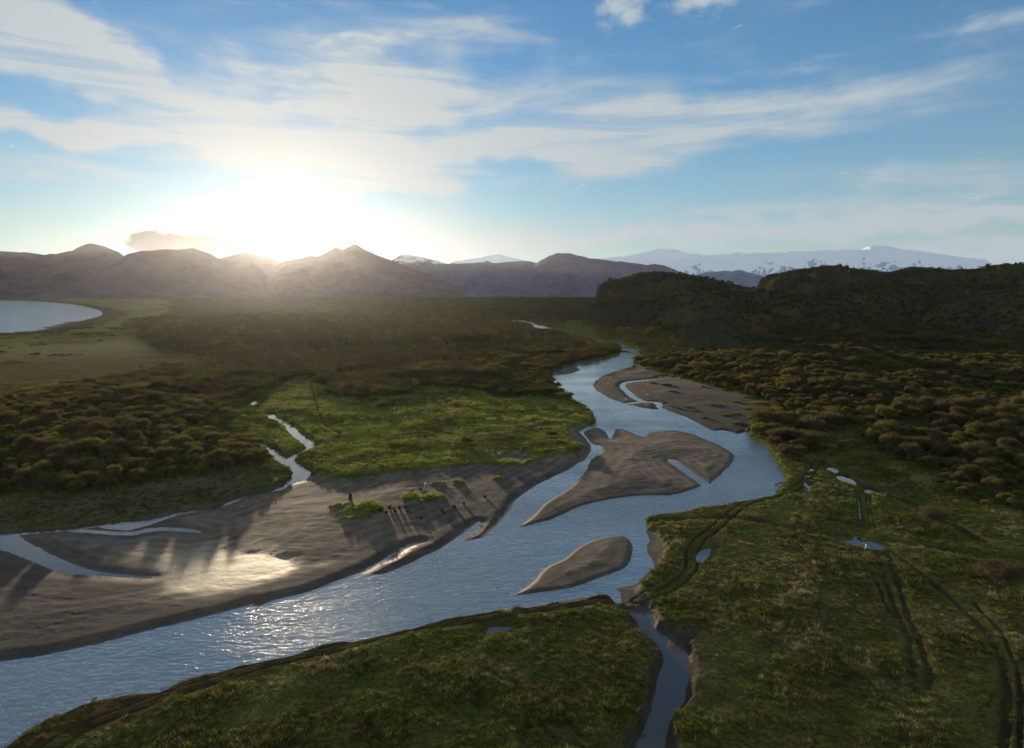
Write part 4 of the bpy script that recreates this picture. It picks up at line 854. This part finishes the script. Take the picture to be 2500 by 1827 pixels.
# warp so blob edges are never ellipses
wv = N(ns, 'ShaderNodeTexNoise'); wv.noise_dimensions = '2D'; wv.inputs['Scale'].default_value = .16; wv.inputs['Detail'].default_value = 5; ln.new(cv.outputs[0], wv.inputs['Vector'])
ws = N(ns, 'ShaderNodeVectorMath', operation='MULTIPLY_ADD'); ln.new(wv.outputs['Color'], ws.inputs[0]); ws.inputs[1].default_value = (7, 3.2, 0); ln.new(cv.outputs[0], ws.inputs[2])
wb_ = N(ns, 'ShaderNodeVectorMath', operation='SUBTRACT'); ln.new(ws.outputs[0], wb_.inputs[0]); wb_.inputs[1].default_value = (3.5, 1.6, 0); WP = wb_.outputs[0]
def blob(x, y, sxp, syp, rot, src=None):
    a, e = ae(x, y); k = 26.7/1000*1.4
    mp = N(ns, 'ShaderNodeMapping', vector_type='TEXTURE'); mp.inputs['Location'].default_value = (a, e, 0); mp.inputs['Rotation'].default_value = (0, 0, R(rot)); mp.inputs['Scale'].default_value = (sxp*k, syp*k, 1); ln.new(src or WP, mp.inputs[0])
    ln_ = N(ns, 'ShaderNodeVectorMath', operation='LENGTH'); ln.new(mp.outputs[0], ln_.inputs[0]); return MR(ln_.outputs['Value'], 0, 1, 1, 0)
def ssum(L):
    o = None
    for b_, w in L: o = M_('MULTIPLY', b_, w) if o is None else M_('MULTIPLY_ADD', b_, w, o)
    return o
mask1 = ssum([(blob(120, 110, 300, 90, -14), .9), (blob(350, 215, 420, 60, -10), .8), (blob(250, 285, 520, 45, 1), 1.15), (blob(700, 220, 420, 100, -4), .75), (blob(800, 330, 420, 130, -4), .85),
              (blob(60, 490, 260, 30, -12), .45), (blob(640, 390, 360, 150, 0), .9), (blob(150, 60, 260, 70, -18), .5), (blob(830, 100, 160, 14, 3), .35), (blob(950, 170, 380, 90, -6), .6)])
mask2 = ssum([(blob(1150, 320, 330, 55, -2), .9), (blob(1420, 350, 320, 80, 12), .85), (blob(1650, 240, 560, 60, 3), .55), (blob(1200, 220, 420, 130, -5), .6), (blob(2000, 420, 420, 60, 6), .35), (blob(1950, 495, 620, 32, 3), .75), (blob(1250, 525, 500, 30, 0), .4), (blob(2150, 560, 300, 25, 0), .5)])
mask3 = ssum([(blob(1370, 10, 75, 75, 0), 1.1), (blob(1560, -5, 140, 55, 0), 1.0)])
nS = noise2(.045, .55, -4, 9, .60, .35, 2.2); nT = noise2(.05, .50, 10, 9, .60, .45, 4.4)
s1 = MR(nS, .30, .66, .28, .95); s2 = MR(nT, .30, .66, .30, 1)
c1 = M_('MULTIPLY', MR(M_('ADD', M_('MULTIPLY', mask1, .76), M_('MULTIPLY', M_('SUBTRACT', nA, .5), 1.5)), .08, .75, 0, 1.15), s1)
c2 = M_('MULTIPLY', MR(M_('ADD', M_('MULTIPLY', mask2, .92), M_('MULTIPLY', M_('SUBTRACT', nB, .5), 1.3)), -.08, .85, 0, 1.05), s2)
c3n = MR(M_('ADD', M_('MULTIPLY', mask3, .7), M_('MULTIPLY', M_('SUBTRACT', nC, .5), 1.2)), .12, .95, 0, .75)
veil = M_('MULTIPLY', M_('EXPONENT', M_('MULTIPLY', M_('ABSOLUTE', eln), -1/8.5)), .88)
fill_cloud = M_('MULTIPLY', MR(M_('ABSOLUTE', azn), 48, 95, 0, 1), MR(eln, 0, 6, .3, 1))  # unseen cloud behind and above the camera, added to lift ambient light
fill_cloud = M_('MAXIMUM', fill_cloud, MR(eln, 27, 46, 0, .9))
fill_cloud = M_('MULTIPLY', fill_cloud, MR(noise2(.05, .09, 0, 5, .55, .2, 9.1), .3, .65, .45, 1))
cirrus = M_('MINIMUM', M_('ADD', M_('ADD', M_('ADD', c1, c2), c3n), M_('MAXIMUM', M_('ADD', veil, .13), fill_cloud)), 1.0)
# sun nearness
dp = N(ns, 'ShaderNodeVectorMath', operation='DOT_PRODUCT'); ln.new(tc.outputs['Generated'], dp.inputs[0]); dp.inputs[1].default_value = sd
ang = M_('MULTIPLY', M_('ARCCOSINE', M_('MINIMUM', dp.outputs['Value'], .99999)), 57.2958)
g1 = M_('EXPONENT', M_('MULTIPLY', ang, -1/3.2)); g2 = M_('EXPONENT', M_('MULTIPLY', ang, -1/11.))
CIRB = M_('ADD', M_('MULTIPLY_ADD', g2, 1.2, 6.0), M_('MULTIPLY', g1, 3))
ccol = N(ns, 'ShaderNodeMix'); ccol.data_type = 'RGBA'; ln.new(g2, ccol.inputs[0]); ccol.inputs[6].default_value = (.80, .92, 1.0, 1); ccol.inputs[7].default_value = (1, .97, .86, 1)
cs = N(ns, 'ShaderNodeVectorMath', operation='SCALE'); ln.new(ccol.outputs[2], cs.inputs[0]); ln.new(CIRB, cs.inputs['Scale'])
# clear sky colour: Nishita, cooled a little
hs = N(ns, 'ShaderNodeMix'); hs.data_type = 'RGBA'; hs.blend_type = 'MULTIPLY'; hs.inputs[0].default_value = 1; ln.new(sky.outputs[0], hs.inputs[6]); hs.inputs[7].default_value = (.92, 1.62, 2.12, 1)
sat = N(ns, 'ShaderNodeHueSaturation'); sat.inputs['Saturation'].default_value = 1.18; ln.new(hs.outputs[2], sat.inputs['Color'])
mxs = N(ns, 'ShaderNodeMix'); mxs.data_type = 'RGBA'; ln.new(cirrus, mxs.inputs[0]); ln.new(sat.outputs[0], mxs.inputs[6]); ln.new(cs.outputs[0], mxs.inputs[7])
# aureole of thin high ice cloud round the sun
au = N(ns, 'ShaderNodeVectorMath', operation='SCALE'); au.inputs[0].default_value = (1, .97, .86); ln.new(M_('MULTIPLY', g1, .6), au.inputs['Scale'])
sm = N(ns, 'ShaderNodeVectorMath', operation='ADD'); ln.new(mxs.outputs[2], sm.inputs[0]); ln.new(au.outputs[0], sm.inputs[1])
# low cumulus bank over the left ridge: grey body, bright rim
cu = MR(M_('ADD', M_('MULTIPLY', ssum([(blob(365, 532, 150, 44, 0, cv.outputs[0]), 1.0), (blob(450, 545, 90, 26, 0, cv.outputs[0]), .9), (blob(345, 520, 80, 34, 0, cv.outputs[0]), .5)]), .9), M_('MULTIPLY', M_('SUBTRACT', nC, .5), .9)), .20, .34, 0, 1)
cb = MR(M_('ADD', M_('MULTIPLY', ssum([(blob(365, 537, 150, 40, 0, cv.outputs[0]), 1.0), (blob(450, 548, 90, 24, 0, cv.outputs[0]), .9)]), .9), M_('MULTIPLY', M_('SUBTRACT', nC, .5), .9)), .26, .50, 0, 1)
cuc = N(ns, 'ShaderNodeMix'); cuc.data_type = 'RGBA'; ln.new(cb, cuc.inputs[0]); cuc.inputs[6].default_value = (8, 7.6, 6.4, 1); cuc.inputs[7].default_value = (.9, .9, 1.3, 1)
fin = N(ns, 'ShaderNodeMix'); fin.data_type = 'RGBA'; ln.new(cu, fin.inputs[0]); ln.new(sm.outputs[0], fin.inputs[6]); ln.new(cuc.outputs[2], fin.inputs[7])
ln.new(fin.outputs[2], bg.inputs[0])
try: wd.cycles.sampling_method = 'MANUAL'; wd.cycles.sample_map_resolution = 1024
except Exception: pass

HAZE = 1
if HAZE:
    s = 31500; top = 960
    V = [(x, y, z) for z in (-12, top) for y in (-s, s) for x in (-s, s)]
    hm = bpy.data.meshes.new('haze'); hm.from_pydata(V, [], [(0, 2, 3, 1), (4, 5, 7, 6), (0, 1, 5, 4), (2, 6, 7, 3), (0, 4, 6, 2), (1, 3, 7, 5)])
    m, nt2, n2_, l2 = nodes('thin_haze'); out = N(n2_, 'ShaderNodeOutputMaterial'); pv = N(n2_, 'ShaderNodeVolumePrincipled')
    pv.inputs['Color'].default_value = (.86, .90, 1, 1); pv.inputs['Density'].default_value = .50e-5; pv.inputs['Anisotropy'].default_value = .79
    l2.new(pv.outputs[0], out.inputs['Volume']); hm.materials.append(m)
    try: m.cycles.homogeneous_volume = True
    except Exception: pass
    tag(link(bpy.data.objects.new('haze', hm)), 'thin pale haze filling the valley air', 'haze', kind='stuff')

vs = SC.view_settings; vs.view_transform = 'Standard'; vs.look = 'None'; vs.exposure = .62; vs.gamma = 1; vs.use_curve_mapping = False
cy = SC.cycles; cy.max_bounces = 5; cy.diffuse_bounces = 2; cy.glossy_bounces = 3; cy.transmission_bounces = 2; cy.volume_bounces = 0; cy.transparent_max_bounces = 4
cy.sample_clamp_direct = 60; cy.sample_clamp_indirect = 4; cy.use_denoising = True; cy.caustics_reflective = False; cy.caustics_refractive = False
